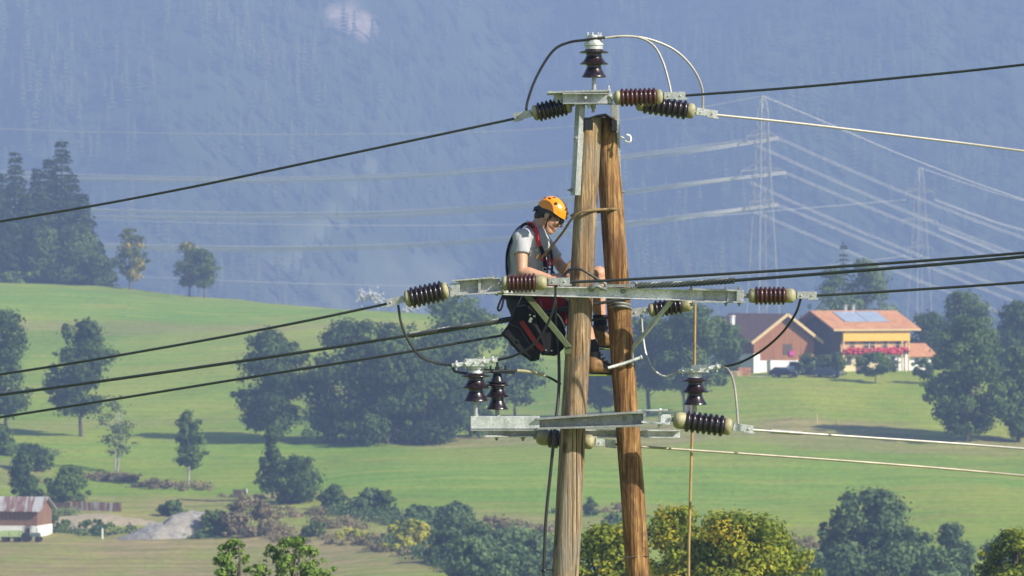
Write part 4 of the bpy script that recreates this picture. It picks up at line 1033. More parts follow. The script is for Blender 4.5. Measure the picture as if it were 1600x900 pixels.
def spruce(name, label, cat, base, H, Wd, seed, leaf='needle', group=None, n_lev=26, cb=.06, size=.5):
    rs = np.random.RandomState(seed); base = Vector(base); root = thing(name, base, label, cat, group)
    b = MB(); b.tube([base + V(0, 0, -.4), base + V(0, 0, H * .5), base + V(0, 0, H * .985)], [H * .016, H * .010, .03], 7); b.build('trunk', BARK, root)
    qs = []; ti = []
    for i in range(n_lev):
        t = (i + rs.rand() * .6) / n_lev; z = H * (cb + (1 - cb) * t); R = Wd / 2 * (1 - t) ** .78 * (.80 + .4 * rs.rand()) + .25
        nbr = int(8 + 11 * (1 - t))
        for k in range(nbr):
            a = 2 * PI * (k + rs.rand()) / nbr; L = R * (.7 + .45 * rs.rand()); d = np.array([math.cos(a), math.sin(a), 0]); s = np.array([-d[1], d[0], 0])
            m_ = max(2, int(L / (size * .75))); tb = np.clip(.38 + .25 * rs.randn(), 0, 1)
            for j in range(m_):
                f = (j + .5) / m_; drp = -.18 * L * f - .25 * L * f * f + .10 * L * max(0, f - .75) * 3
                p = np.array([base.x, base.y, base.z + z + drp]) + d * L * f
                for w in (-1, 1):
                    dirn = d * .75 + s * w * (.75 - .3 * f) + np.array([0, 0, -.42 + .2 * rs.randn()]); dirn /= np.linalg.norm(dirn)
                    ln = size * (.85 + .6 * rs.rand()) * (1.15 - .45 * f); nn = np.cross(dirn, np.array([0, 0, 1.0]) + .5 * rs.randn(3)); nn /= np.linalg.norm(nn)
                    qs.append([p, p + dirn * ln * .55 - nn * ln * .26, p + dirn * ln, p + dirn * ln * .55 + nn * ln * .26]); ti.append(np.clip(tb + .15 * rs.randn(), 0, 1))
    for k in range(6): # leader
        a = rs.rand() * 6.28; p = np.array([base.x, base.y, base.z + H * (.95 + .04 * k / 5)]); d = np.array([math.cos(a) * .3, math.sin(a) * .3, .2])
        qs.append([p, p + d * .5 + .1, p + d, p + d * .5 - .1]); ti.append(.4)
    me = foliage_mesh('crown', np.array(qs).reshape(-1, 3), np.array(ti)); link_mesh(me, 'crown', LEAF[leaf], root, smooth=False); return root

def T(px_, py_, top, wpx, label, name='broadleaf_tree', cat='tree', kind=None, base=None, **kw):
    """tree standing on the ground seen at photo (px, py); top row and crown width in photo pixels"""
    b_ = base or at(px_, py_); mpp = b_.y / F; zt = (450 - top) * mpp
    return plant(name, label, cat, b_, zt - b_.z, wpx * mpp, **kw)
def on_hill(px_, d): x = (px_ - 800) / F * d; return Vector((x, d, gz(x, d)))

# -- trees across the middle of the valley side
GM = 'trees on the valley meadows'
T(8, 684, 484, 80, 'tall tree with a bare lower trunk cut by the left picture edge', seed=21, shape='oval', leaf='dark', cb=.16, n=4200, nb=26, gap=.33, group=GM)
T(127, 682, 500, 98, 'open crowned tree standing alone on a clear trunk in the left meadow', seed=22, shape='oval', leaf='dark', cb=.20, n=5200, nb=30, group=GM, gap=.30, br=.22)
T(180, 741, 617, 62, 'thin nearly leafless pale tree with two stems left of a leafy sapling', seed=23, shape='egg', leaf='pale', cb=.22, n=520, nb=22, bark=BARK_PALE, stems=3, size=.26, group=GM, br=.2)
T(294, 758, 642, 56, 'slim sparse sapling with a pale trunk on the lower left meadow', seed=24, shape='egg', leaf='mid', cb=.24, n=1300, nb=22, bark=BARK_PALE, size=.30, group=GM, br=.2, gap=.32)
T(425, 780, 664, 52, 'narrow upright tree beside a dark round bush at the meadow edge', seed=25, shape='cone', leaf='dark', cb=.10, n=2300, nb=26, size=.28, group=GM, br=.24, gap=.25)
T(422, 692, 514, 112, 'tall irregular tree directly left of the big dark tree clump', seed=26, shape='oval', leaf='dark', cb=.10, n=6500, nb=34, group=GM, br=.22, gap=.24)
T(545, 690, 500, 140, 'left tree of the big dark clump on the meadow', seed=27, shape='dome', leaf='dark', cb=.03, n=7000, nb=40, group=GM, br=.2)
T(606, 694, 505, 140, 'middle front tree of the big dark clump on the meadow', seed=28, shape='dome', leaf='dark', cb=.03, n=7000, nb=40, group=GM, br=.2)
T(672, 692, 522, 150, 'right front tree of the big dark clump, rounded and low branched', seed=29, shape='dome', leaf='dark', cb=.03, n=7500, nb=42, group=GM, br=.2)
T(735, 682, 560, 72, 'small tree at the right end of the big clump under the insulators', seed=30, shape='egg', leaf='dark', cb=.06, n=2600, nb=24, group=GM)
T(712, 668, 462, 170, 'tallest tree rising behind the big clump below the left crossarm', seed=31, shape='round', leaf='mid', cb=.12, n=8000, nb=44, group=GM, br=.19)
T(805, 655, 520, 80, 'pale tree half hidden behind the bags, right of the clump', seed=32, shape='egg', leaf='mid', cb=.18, n=2600, nb=24, group=GM, gap=.3)
T(938, 648, 520, 70, 'tree seen between the two poles', seed=33, shape='egg', leaf='mid', cb=.10, n=3600, nb=28, group=GM)
T(1018, 645, 496, 96, 'several-stemmed tree just right of the brown pole', seed=34, shape='oval', leaf='mid', cb=.26, n=4200, nb=30, stems=3, group=GM, br=.22)
T(1076, 650, 474, 124, 'broad tree with slender stems behind the hanging rope', seed=35, shape='oval', leaf='mid', cb=.24, n=6200, nb=36, stems=4, group=GM, br=.2)
T(1138, 586, 506, 52, 'dark tree beside the barn wall', seed=36, shape='oval', leaf='dark', cb=.05, n=2600, nb=24, group=GM)
T(1512, 690, 496, 136, 'large spreading tree with a long shadow on the right meadow', seed=37, shape='round', leaf='mid', cb=.07, n=11000, nb=64, group=GM, br=.16, size=.33, gap=.25)
T(1592, 690, 540, 66, 'slender tree at the right picture edge beside the large one', seed=38, shape='egg', leaf='mid', cb=.06, n=3400, nb=28, group=GM, gap=.25)
T(1508, 600, 456, 92, 'paler tall tree rising behind the large right tree', seed=39, shape='oval', leaf='mid', cb=.08, n=4800, nb=32, group=GM, base=on_hill(1508, 745))
T(1592, 640, 470, 84, 'dark rounded tree behind at the right picture edge', seed=40, shape='dome', leaf='dark', cb=.03, n=5000, nb=32, group=GM, base=on_hill(1592, 735))
T(1458, 578, 488, 78, 'dark tree behind the small annex of the farmhouse', seed=41, shape='dome', leaf='dark', cb=.02, n=3800, nb=28, group=GM, base=on_hill(1456, 765))
T(1352, 575, 404, 96, 'yellowish green tall tree behind the farmhouse roof', seed=42, shape='egg', leaf='pale', cb=.05, n=4500, nb=32, group=GM, base=on_hill(1352, 860), size=.42)
T(1304, 575, 418, 72, 'shorter green tree left of the spruce behind the farmhouse', seed=43, shape='egg', leaf='mid', cb=.05, n=2600, nb=26, group=GM, base=on_hill(1298, 850))
b_ = on_hill(1318, 870); spruce('spruce_tree', 'pointed spruce behind the farmhouse roof', 'tree', b_, (450 - 376) * b_.y / F - b_.z, 6.5, 44, group='spruce trees on the hills')
# -- orchard and bushes by the farm
GO = 'small fruit trees in front of the farm'
T(1368, 599, 551, 64, 'round fruit tree with a clear trunk before the white farmhouse wall', 'fruit_tree', seed=51, shape='round', leaf='mid', cb=.26, n=1900, nb=18, size=.26, group=GO)
T(1444, 599, 560, 40, 'smaller fruit tree in front of the annex', 'fruit_tree', seed=52, shape='round', leaf='mid', cb=.28, n=1000, nb=14, size=.24, group=GO)
T(1260, 585, 553, 36, 'round dark bush to the right of the parked van', 'bush', 'bush', seed=53, shape='dome', leaf='dark', cb=.0, n=1200, nb=14, size=.24, crown='foliage', trunk='stem')
T(1302, 587, 551, 52, 'loose bush between barn and farmhouse', 'bush', 'bush', seed=54, shape='dome', leaf='mid', cb=.05, n=1500, nb=16, size=.26, crown='foliage', trunk='stem')
# -- skyline of the left hill
GS = 'spruce trees on the hills'
for i, (a, top, w, d, lab) in enumerate([(-14, 250, 100, 985, 'spruce cut by the left picture edge on the hill'), (24, 236, 100, 1000, 'second spruce from the left in the dark hill stand'), (58, 262, 96, 992, 'shorter spruce in the middle of the dark hill stand'), (96, 216, 112, 1005, 'tallest spruce of the dark hill stand'), (130, 300, 84, 996, 'spruce on the right flank of the dark hill stand'), (152, 376, 60, 990, 'smallest spruce at the right end of the dark hill stand'), (40, 300, 90, 975, 'spruce in front of the dark hill stand'), (76, 244, 100, 1012, 'spruce filling the gap behind the tallest one'), (-2, 268, 100, 1010, 'spruce behind, near the left picture edge'), (112, 268, 96, 1010, 'spruce just right of the tallest one in the dark hill stand'), (10, 330, 84, 972, 'lower front spruce near the left edge of the hill')]):
    b_ = on_hill(a, d); spruce('spruce_tree', lab, 'tree', b_, (450 - top) * d / F - b_.z, w * d / F, 60 + i, group=GS, n_lev=36, size=1.05)
for a, top, w_, d, sd_, lf, lab in ((72, 356, 70, 972, 75, 'mid', 'green leafy tree in front of the dark hill stand, left of two'), (122, 352, 78, 970, 76, 'mid', 'green leafy tree in front of the dark hill stand, right of two'), (154, 398, 52, 966, 77, 'dark', 'small leafy tree at the right foot of the dark hill stand')):
    T(a, 440, top, w_, lab, base=on_hill(a, d), seed=sd_, shape='dome', leaf=lf, cb=.03, n=2600, nb=26, size=.42, group='trees on the hill skyline', gap=.2)
b_ = on_hill(203, 953); T(203, 468, 356, 50, 'yellow topped birch alone on the hill skyline', 'birch_tree', base=b_, seed=70, shape='oval', leaf='birchtop', cb=.16, n=2100, nb=26, size=.33, accent=1.0, group='trees on the hill skyline', gap=.3, br=.22)
b_ = on_hill(296, 951); T(296, 475, 378, 44, 'left tree of the skyline pair with a thin yellow top', 'birch_tree', base=b_, seed=71, shape='oval', leaf='birchtop', cb=.20, n=2100, nb=24, size=.33, group='trees on the hill skyline')
b_ = on_hill(319, 949); T(319, 475, 390, 42, 'right tree of the skyline pair, plain green and round', 'birch_tree', base=b_, seed=72, shape='oval', leaf='mid', cb=.22, n=2200, nb=24, size=.33, group='trees on the hill skyline')
b_ = on_hill(26, 958); T(26, 446, 424, 66, 'low light green bush at the foot of the spruce stand', 'bush', 'bush', base=b_, seed=73, shape='dome', leaf='fresh', cb=0, n=900, nb=14, size=.33, crown='foliage', trunk='stem')
# -- bushes
GB = 'bushes along the field edges'
def BU(px_, py_, top, w, label, leaf, seed, n=1400, size=.27, **kw): return T(px_, py_, top, w, label, 'bush', 'bush', seed=seed, shape=kw.pop('shape', 'dome'), leaf=leaf, cb=0, n=n, nb=kw.pop('nb', 18), size=size, group=GB, crown='foliage', trunk='stem', **kw)
BU(467, 786, 712, 78, 'dark dense round bush beside the narrow upright tree', 'dark', 80, 2600, nb=26)
BU(36, 784, 706, 60, 'dark conical bush just behind the shed roof', 'dark', 81, 2200, shape='cone')
BU(106, 785, 727, 70, 'broad round green bush behind the rusty wall', 'mid', 82, 2400)
BU(50, 735, 694, 70, 'low dark bush above the shed, behind the conical one', 'dark', 83, 1200)
BU(4, 712, 664, 36, 'small green bush at the left edge under the tall tree', 'mid', 84, 800)
BU(522, 796, 758, 44, 'small bush right of the dark round bush', 'dark', 85, 900)
BU(575, 803, 762, 54, 'second small bush right of the dark round bush', 'bluish', 86, 1100)
BU(602, 806, 768, 40, 'dark small bush above the yellow shrub', 'dark', 87, 900)
BU(655, 818, 790, 50, 'bluish bush just right above the yellow shrub', 'bluish', 88, 1000)
BU(712, 832, 785, 60, 'upright bluish bush at the head of the wet thicket', 'bluish', 89, 1400)
BU(640, 858, 812, 86, 'bright yellow green shrub at the field edge', 'yellow', 90, 1500, accent=.5)
BU(548, 842, 826, 50, 'low yellowish shrub left of the bright one', 'yellow', 91, 500, size=.22)
BU(392, 836, 778, 96, 'brownish faded shrub right of the gravel heap', 'brown', 92, 1900)
BU(335, 838, 798, 56, 'green scrub on the end of the gravel heap', 'mid', 93, 900)
BU(268, 806, 782, 44, 'pale green bush behind the gravel heap', 'mid', 94, 700)
BU(492, 838, 816, 42, 'small dark green shrub in the dry grass', 'mid', 95, 600)
BU(700, 880, 826, 80, 'left shrub of the wet thicket by the field corner', 'bluish', 96, 1500)
BU(760, 885, 818, 84, 'middle shrub of the wet thicket, tallest', 'bluish', 97, 1700)
BU(826, 892, 830, 84, 'right shrub of the wet thicket beside the pale pole', 'bluish', 98, 1600)
BU(770, 925, 862, 90, 'front shrub of the wet thicket at the bottom edge', 'bluish', 99, 1700)
BU(848, 930, 872, 80, 'front right shrub of the thicket at the bottom edge', 'bluish', 100, 1500)
BU(690, 850, 806, 50, 'dark shrub between the yellow shrub and the thicket', 'dark', 101, 900)
for i_, (a_, c_, t_, w_, l_) in enumerate([(724, 862, 808, 66, 'thicket shrub behind, under the upright bluish bush'), (790, 862, 826, 70, 'thicket shrub behind the tallest one'), (735, 908, 838, 74, 'thicket shrub between the left and the front one'), (800, 910, 846, 76, 'thicket shrub in front of the right one'), (880, 915, 850, 60, 'thicket shrub just behind the lower end of the pale pole'), (690, 812, 792, 44, 'low bluish bush right of the dark chain of bushes')]):
    BU(a_, c_, t_, w_, l_, 'bluish', 150 + i_, 1700)
BU(1325, 935, 850, 100, 'low front bush under the large grey green bush', 'bluish', 160, 1700)
BU(1400, 935, 846, 100, 'low front bush to the right under the large grey green bush', 'bluish', 161, 1700)
BU(1470, 935, 858, 90, 'low front bush left of the dark near tree', 'bluish', 162, 1500)
BU(775, 833, 812, 56, 'flat brownish shrub above the thicket', 'brown', 102, 600, size=.2)
BU(922, 806, 776, 26, 'tiny shrub seen between the poles', 'dark', 103, 260, size=.2)
BU(955, 835, 800, 40, 'small shrub left of the brown pole', 'bluish', 104, 600)
BU(90, 826, 806, 40, 'small scrub on the bank right of the shed', 'mid', 105, 500, size=.2)
BU(150, 828, 812, 60, 'low green scrub below the bare earth patch', 'mid', 106, 600, size=.2)
BU(185, 750, 738, 90, 'dark low scrub at the foot of the thin pale tree', 'brown', 107, 900, size=.2)
BU(250, 762, 748, 80, 'dark low scrub at the foot of the sapling', 'brown', 108, 800, size=.2)
BU(1360, 905, 764, 150, 'large dense grey green bush at the lower right', 'bluish', 110, 6500, nb=44, br=.18)
BU(1272, 915, 864, 90, 'low bush left of the large grey green bush', 'bluish', 111, 1600)
BU(1425, 915, 826, 80, 'bush joining the large grey green bush on its right', 'bluish', 112, 2000)
BU(1492, 905, 818, 64, 'bush with upright tips between the large bush and the near tree', 'bluish', 113, 1600, shape='egg')
BU(1306, 905, 806, 60, 'dark bush in front of the large one on its left', 'dark', 114, 1500)
BU(1565, 905, 836, 60, 'pale bush behind the near tree at the right corner', 'bluish', 115, 1200)
def scrub(name, label, lines, leaf, n, size, seed):
    rs = np.random.RandomState(seed); cen = []; rad = []; bt = []
    for (x0, y0, x1, y1, k, hw, hh) in lines:
        for i in range(k):
            t = (i + rs.rand()) / k; p = at(x0 + (x1 - x0) * t + rs.normal() * hw * 2, y0 + (y1 - y0) * t + rs.normal() * hw)
            r_ = (.45 + .8 * rs.rand()) * hh; cen.append((p.x, p.y, p.z + r_ * .25)); rad.append((r_ * (1 + rs.rand()), r_ * 1.3, r_ * (.6 + .5 * rs.rand()))); bt.append(np.clip(.4 + .22 * rs.randn(), 0, 1))
    v_, ti = leaf_quads(cen, rad, bt, n, size, rs)
    tag(link_mesh(foliage_mesh(name, v_, ti), name, LEAF[leaf], None, smooth=False), label, None, None, 'stuff')
scrub('undergrowth', 'green scrub running along the field edges', [(500, 800, 700, 826, 26, 4, 1.1), (600, 846, 760, 905, 30, 5, 1.1), (680, 812, 760, 850, 16, 6, 1.2), (790, 840, 870, 890, 18, 8, 1.2), (80, 832, 210, 836, 18, 3, .7), (60, 800, 112, 806, 10, 3, .8), (1230, 890, 1500, 890, 26, 8, 1.3), (0, 700, 70, 720, 12, 5, 1.2), (300, 842, 350, 838, 8, 3, .7), (860, 800, 900, 798, 6, 2, .5)], 'bluish', 26000, .16, 301)
scrub('dry_scrub', 'brownish dry scrub on the rough slope', [(350, 830, 450, 838, 16, 5, .9), (420, 800, 560, 826, 22, 6, .7), (440, 842, 620, 848, 20, 4, .6), (130, 748, 210, 752, 14, 2, .8), (215, 758, 330, 768, 16, 2, .7), (350, 775, 420, 780, 8, 2, .5), (560, 850, 640, 868, 12, 4, .6), (760, 815, 870, 828, 18, 4, .6), (930, 798, 1010, 806, 12, 3, .6), (1240, 840, 1290, 880, 12, 6, .8)], 'brown', 16000, .15, 302)
# -- near trees just below the picture
def near(px_, d, top, w, label, name, **kw):
    x = (px_ - 800) / F * d; b_ = V(x, d, gz(x, d)); return T(px_, 0, top, w, label, name, base=b_, **kw)
GN = 'near trees along the bottom edge'
near(1150, 112, 802, 330, 'near yellowing tree right of the poles at the bottom edge', 'broadleaf_tree', seed=120, shape='dome', leaf='turning', cb=.38, n=66000, nb=150, size=.050, br=.12, group=GN, accent=.30, shell=.35)
near(1062, 116, 792, 200, 'upright yellowing tree behind the hanging rope at the bottom edge', 'broadleaf_tree', seed=121, shape='egg', leaf='turning', cb=.42, n=34000, nb=100, size=.050, br=.14, group=GN, accent=.30, shell=.35)
near(950, 114, 820, 220, 'yellowing tree showing low between the two poles at the bottom edge', 'broadleaf_tree', seed=122, shape='dome', leaf='turning', cb=.40, n=34000, nb=100, size=.050, br=.14, group=GN, accent=.30, shell=.35)
near(1590, 120, 828, 200, 'dark green near tree in the bottom right corner', 'broadleaf_tree', seed=123, shape='dome', leaf='turning', cb=.40, n=44000, nb=110, size=.050, br=.13, group=GN, shell=.35)
near(362, 105, 842, 90, 'sapling tip on the left of two at the bottom edge', 'sapling', seed=124, shape='egg', leaf='fresh', cb=.75, n=4200, nb=46, size=.045, br=.13, stems=3, group=GN, gap=.2)
near(456, 104, 838, 140, 'wider sapling tip on the right of two at the bottom edge', 'sapling', seed=125, shape='egg', leaf='fresh', cb=.75, n=6400, nb=64, size=.045, br=.10, group=GN, gap=.25, stems=3)

# ---- the wooded mountain: far wood that reads as one mass
def forest():
    rs = np.random.RandomState(2); protos = []
    for p in range(7):
        vs = []; ts = []; lev = 8
        for i in range(lev):
            t = i / lev; R = .5 * (1 - t) ** .9 + .03; n = 7
            for k in range(n):
                a = 2 * PI * (k + rs.rand()) / n; L = R * (.7 + .55 * rs.rand()); z0 = t + .11; z1 = t - .02 + .05 * rs.rand(); w = .34 * R + .03
                d = np.array([math.cos(a), math.sin(a)]); s = np.array([-d[1], d[0]])
                tip = d * L; m_ = d * L * .5
                vs += [(0, 0, z0), (*(m_ - s * w), (z0 + z1) / 2 - .02), (*tip, z1), (*(m_ + s * w), (z0 + z1) / 2 - .02)]; ts.append(.4 + .07 * rs.randn())
        protos.append((np.array(vs), np.array(ts)))
    N = 11500; x = rs.uniform(-640, 640, N); y = rs.uniform(2930, 3660, N); z = mz(x, y); bm = bare_mask(x, y, z)
    keep = (bm < .12 + .35 * rs.rand(N)) & (np.abs(x) < 640); den = fbm(x / 90, y / 120); keep &= rs.rand(N) < .55 + 1.2 * (den - .25)
    x, y, z, den = x[keep], y[keep], z[keep], den[keep]
    Vv = []; Tt = []
    for i in range(len(x)):
        pv, pt = protos[rs.randint(7)]; a = rs.rand() * 6.28; ca, sa = math.cos(a), math.sin(a); h = rs.uniform(11, 22) * (.8 + .5 * den[i]); w = h * rs.uniform(.30, .44)
        if rs.rand() < .09: w *= 1.7; h *= .75
        q = np.empty_like(pv); q[:, 0] = x[i] + (pv[:, 0] * ca - pv[:, 1] * sa) * w; q[:, 1] = y[i] + (pv[:, 0] * sa + pv[:, 1] * ca) * w; q[:, 2] = z[i] - .5 + pv[:, 2] * h
        Vv.append(q); Tt.append(np.clip(pt + rs.normal() * .20 + (den[i] - .45) * 1.6 + .16 * math.tanh(-(x[i] + 10) / 70), 0, 1))  # the x term paints mountain shade into the needle tint, darker to the right
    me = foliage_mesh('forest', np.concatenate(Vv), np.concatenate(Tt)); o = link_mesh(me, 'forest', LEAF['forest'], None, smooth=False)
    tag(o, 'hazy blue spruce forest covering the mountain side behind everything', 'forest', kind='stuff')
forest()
# ================================================================== BUILDINGS
class Frm:
    def __init__(s, o, yaw): s.o = Vector(o); s.e1 = V(math.cos(yaw), math.sin(yaw), 0); s.e2 = V(-math.sin(yaw), math.cos(yaw), 0); s.R = Matrix.Rotation(yaw, 3, 'Z')
    def __call__(s, a, b, c): return s.o + s.e1 * a + s.e2 * b + Z * c
    def box(s, mb, a0, a1, b0, b1, c0, c1): return mb.box(s((a0 + a1) / 2, (b0 + b1) / 2, (c0 + c1) / 2), a1 - a0, b1 - b0, c1 - c0, s.R)
    def slab(s, mb, pts, th):
        q = [s(*p) for p in pts]; n = (q[1] - q[0]).cross(q[2] - q[0]).normalized()
        if n.z < 0: n = -n
        mb.add(q + [p - n * th for p in q], [tuple(range(len(q)))] + [tuple(range(len(q), 2 * len(q)))[::-1]] + [(i, (i + 1) % len(q), len(q) + (i + 1) % len(q), len(q) + i) for i in range(len(q))])
B = {}
B['wood'] = m_boards('barn_boards', (.11, .038, .014), (.36, .150, .050), (5.5, 5.5, .1)); B['dark'] = m_boards('dark_boards', (.045, .030, .022), (.10, .068, .048), (4, 4, .15))
B['white'] = m_plain('white_render', (.78, .77, .73), .9, 0, .07, .8); B['cream'] = m_plain('cream_render', (.62, .51, .30), .9, 0, .08, .8)
B['yellow'] = m_boards('yellow_boards', (.62, .33, .05), (.80, .46, .08), (.4, .4, 9)); B['peach'] = m_boards('peach_boards', (.46, .26, .12), (.62, .37, .19), (5, 5, .3))
B['tan'] = m_boards('light_boards', (.46, .33, .16), (.62, .46, .25), (2, 2, 2)); B['glass'] = m_plain('window_glass', (.05, .06, .08), .12, 0, .2, 1, 0)
def m_tiles(name, c1, c2):
    m = NT(name); v = m.coord(); w = m.n('ShaderNodeTexWave', wave_type='BANDS', bands_direction='Z'); w.inputs['Scale'].default_value = 4.2; w.inputs['Distortion'].default_value = .6; m.l(v, w.inputs['Vector'])
    f = m.noise(v, .9, 6, .72); c = m.ramp(f, [(.3, c1), (.7, c2)]); c = m.mix(.35, c, m.ramp(w.outputs['Fac'], [(.1, .5), (.6, 1.0)]), 'MULTIPLY')
    m.bsdf(c, .8, 0, w.outputs['Fac'], .5, .04); return m.mat
B['red_tile'] = m_tiles('red_tiles', (.40, .165, .070), (.62, .31, .15)); B['brown_tile'] = m_tiles('brown_tiles', (.115, .060, .050), (.20, .105, .080))
B['solar'] = m_plain('solar_cells', (.34, .39, .48), .3, .1, .15, .6, 0, spec=.9)  # pale base colour carries the sky's reflection on the panels
def m_flower():
    m = NT('geraniums'); f = m.noise(m.coord(), 5, 4, .7); m.bsdf(m.ramp(f, [(.34, (.03, .09, .02)), (.46, (.45, .02, .05)), (.7, (.62, .04, .13))]), .7); return m.mat
B['flower'] = m_flower()

# ---- barn
bo = at(1178, 583, 640, 800); fr = Frm(bo, math.radians(30)); sc = bo.y / F
barn = thing('barn', fr(5, 7, 0), 'weathered wooden barn with a white base and brown roof left of the farmhouse', 'barn')
Wb, Db, Eb, Rb = 10.3, 14, 4.9, 8.35
b = MB()
fr.box(b, 0, Wb, .02, Db, 1.7, Eb)
for bb in (0.02, Db - .2): b.prism([(0, 0), (Wb, 0), (Wb / 2, Rb - Eb)], fr(0, bb, Eb), fr.e1, Z, fr.e2, .18)
b.build('wall', B['wood'], barn, smooth=False)
b = MB(); fr.box(b, -.06, 1.0, -.05, Db, 0, 2.75); fr.box(b, 1.0, Wb + .05, -.05, Db, 0, 1.75); b.build('base_wall', B['white'], barn, smooth=False)
b = MB(); fr.box(b, 5.0, 6.5, -.06, .1, 2.6, 4.1); b.build('hatch', B['dark'], barn, smooth=False)
b = MB(); fr.box(b, 5.9, 6.8, -.25, -.07, 2.45, 3.1); b.build('flower_box', m_plain('magenta_flowers', (.42, .03, .25), .7, 0, .4, 6), barn, smooth=False)
b = MB(); fr.box(b, 3.2, 3.9, -.055, .1, .9, 1.6); fr.box(b, 8.4, 9.1, -.055, .1, .9, 1.6); b.build('window', B['glass'], barn, smooth=False)
b = MB(); ov = 1.0; k_ = (Rb - Eb) / (Wb / 2)
fr.slab(b, [(-ov, -.9, Eb - ov * k_ + .15), (Wb / 2, -.9, Rb + .15), (Wb / 2, Db + .6, Rb + .15), (-ov, Db + .6, Eb - ov * k_ + .15)], .16)
fr.slab(b, [(Wb + ov, -.9, Eb - ov * k_ + .15), (Wb / 2, -.9, Rb + .15), (Wb / 2, Db + .6, Rb + .15), (Wb + ov, Db + .6, Eb - ov * k_ + .15)], .16)
rf = b.build('roof', B['brown_tile'], barn, smooth=False)
b = MB()
for s_ in (-1, 1):
    a0 = -ov if s_ < 0 else Wb + ov; b.bar(fr(a0, -.97, Eb - ov * k_ + .02), fr(Wb / 2, -.97, Rb + .02), .14, .42, Z)
b.build('bargeboard', B['tan'], rf, smooth=False)
b = MB(); p = fr(1.1, 7.5, 6.3); b.lathe(p, Z, [(0, .35), (1.6, .35), (1.7, .45), (1.9, .45)], 8); b.build('chimney', B['white'], rf)

# ---- farmhouse
ho_ = at(1314, 583, 640, 800); ho_.y += 4; ho_.x = (1314 - 800) / F * ho_.y; ho_.z = gz(ho_.x, ho_.y); fh = Frm(ho_, math.radians(30))
house = thing('farmhouse', fh(5.7, 5, 0), 'farmhouse with red tiled roof, solar panels, yellow balcony and red flowers', 'house')
Wh, Dh, Eh, Rh = 11.6, 10.5, 6.3, 8.5
b = MB(); fh.box(b, 0, Wh, 0, Dh, 0, 2.6); b.build('lower_wall', B['cream'], house, smooth=False)
b = MB(); fh.box(b, .02, Wh - .02, .02, Dh - .02, 2.6, Eh); b.build('upper_wall', B['peach'], house, smooth=False)
b = MB(); fh.box(b, -.12, .0, .03, Dh, 2.4, Eh); b.prism([(0, 0), (Dh, 0), (Dh / 2, Rh - Eh)], fh(-.12, 0, Eh), fh.e2, Z, fh.e1, Wh + .2); b.build('gable_cladding', B['dark'], house, smooth=False)
b = MB(); ov = 1.0; ke = (Rh - Eh) / (Dh / 2)
fh.slab(b, [(-1.9, -ov, Eh - ov * ke + .25), (Wh + 1.6, -ov, Eh - ov * ke + .25), (Wh + 1.6, Dh / 2, Rh + .25), (-1.9, Dh / 2, Rh + .25)], .22)
fh.slab(b, [(-1.9, Dh + ov, Eh - ov * ke + .25), (Wh + 1.6, Dh + ov, Eh - ov * ke + .25), (Wh + 1.6, Dh / 2, Rh + .25), (-1.9, Dh / 2, Rh + .25)], .22)
rf = b.build('roof', B['red_tile'], house, smooth=False)
for i in range(2):
    b = MB(); a0 = 1.6 + i * 3.9; fh.slab(b, [(a0, 1.2, Eh + 1.2 * ke + .38), (a0 + 3.75, 1.2, Eh + 1.2 * ke + .38), (a0 + 3.75, 4.6, Eh + 4.6 * ke + .38), (a0, 4.6, Eh + 4.6 * ke + .38)], .08); b.build('solar_panel', B['solar'], rf, smooth=False)
for a_ in (4.2, 5.6):
    b = MB(); fh.box(b, a_, a_ + .45, Dh / 2 + .1, Dh / 2 + .55, Rh - .2, Rh + .95); fh.box(b, a_ - .08, a_ + .53, Dh / 2, Dh / 2 + .65, Rh + .95, Rh + 1.05); b.build('chimney', MAT['galv'], rf, smooth=False)
b = MB(); b.bar(fh(-1.95, -ov - .04, Eh - ov * ke + .08), fh(Wh + 1.65, -ov - .04, Eh - ov * ke + .08), .12, .26, Z); b.build('gutter', B['tan'], rf, smooth=False)
b = MB(); fh.box(b, 0, Wh, -.62, -.50, 4.5, 5.85); fh.box(b, 0, Wh, -.62, 0, 4.36, 4.5); ub = b.build('balcony', B['yellow'], house, smooth=False); ub['label'] = 'yellow boarded upper balcony'
b = MB(); fh.box(b, -.2, Wh - .3, -.75, 0, 2.42, 2.56); fh.box(b, -.2, Wh - .3, -.73, -.65, 2.56, 3.0); lb = b.build('balcony', B['dark'], house, smooth=False); lb['label'] = 'lower balcony with red flowers'
b = MB(); rs = random.Random(3)
for k in range(150): c_ = fh(rs.uniform(-.2, Wh - .35), -.85 + rs.uniform(-.16, .16), rs.uniform(2.5, 3.35)); b.ellipsoid(c_, rs.uniform(.14, .3), rs.uniform(.14, .3), rs.uniform(.12, .24), n=7)
b.build('flowers', B['flower'], lb, smooth=False)
for a_ in (1.5, 3.9, 5.0, 7.2, 9.4):
    b = MB(); fh.box(b, a_, a_ + .85, -.04, .06, 3.25, 4.3); w_ = b.build('window', B['glass'], house, smooth=False)
    b = MB(); fh.box(b, a_ - .1, a_, -.07, 0, 3.2, 4.34); fh.box(b, a_ + .85, a_ + .95, -.07, 0, 3.2, 4.34); fh.box(b, a_, a_ + .85, -.07, -.045, 3.76, 3.83); b.build('frame', B['tan'], w_, smooth=False)
for a_ in (1.0, 2.6, 4.2, 8.6):
    b = MB(); fh.box(b, a_, a_ + .8, -.04, .06, .9 if a_ != 2.6 else .05, 2.1); w_ = b.build('window' if a_ != 2.6 else 'door', B['glass'] if a_ != 2.6 else B['dark'], house, smooth=False)
b = MB()
for a_ in (-.1, 10.1, Wh - .35): b.mark(); fh.box(b, a_, a_ + .2, -.72, -.54, 0, 4.36)
b.build_pieces('balcony_post', B['tan'], house, smooth=False)
b = MB(); fh.box(b, 7.4, Wh + .03, -.03, .05, 0, 2.42); b.build('white_wall', B['white'], house, smooth=False)
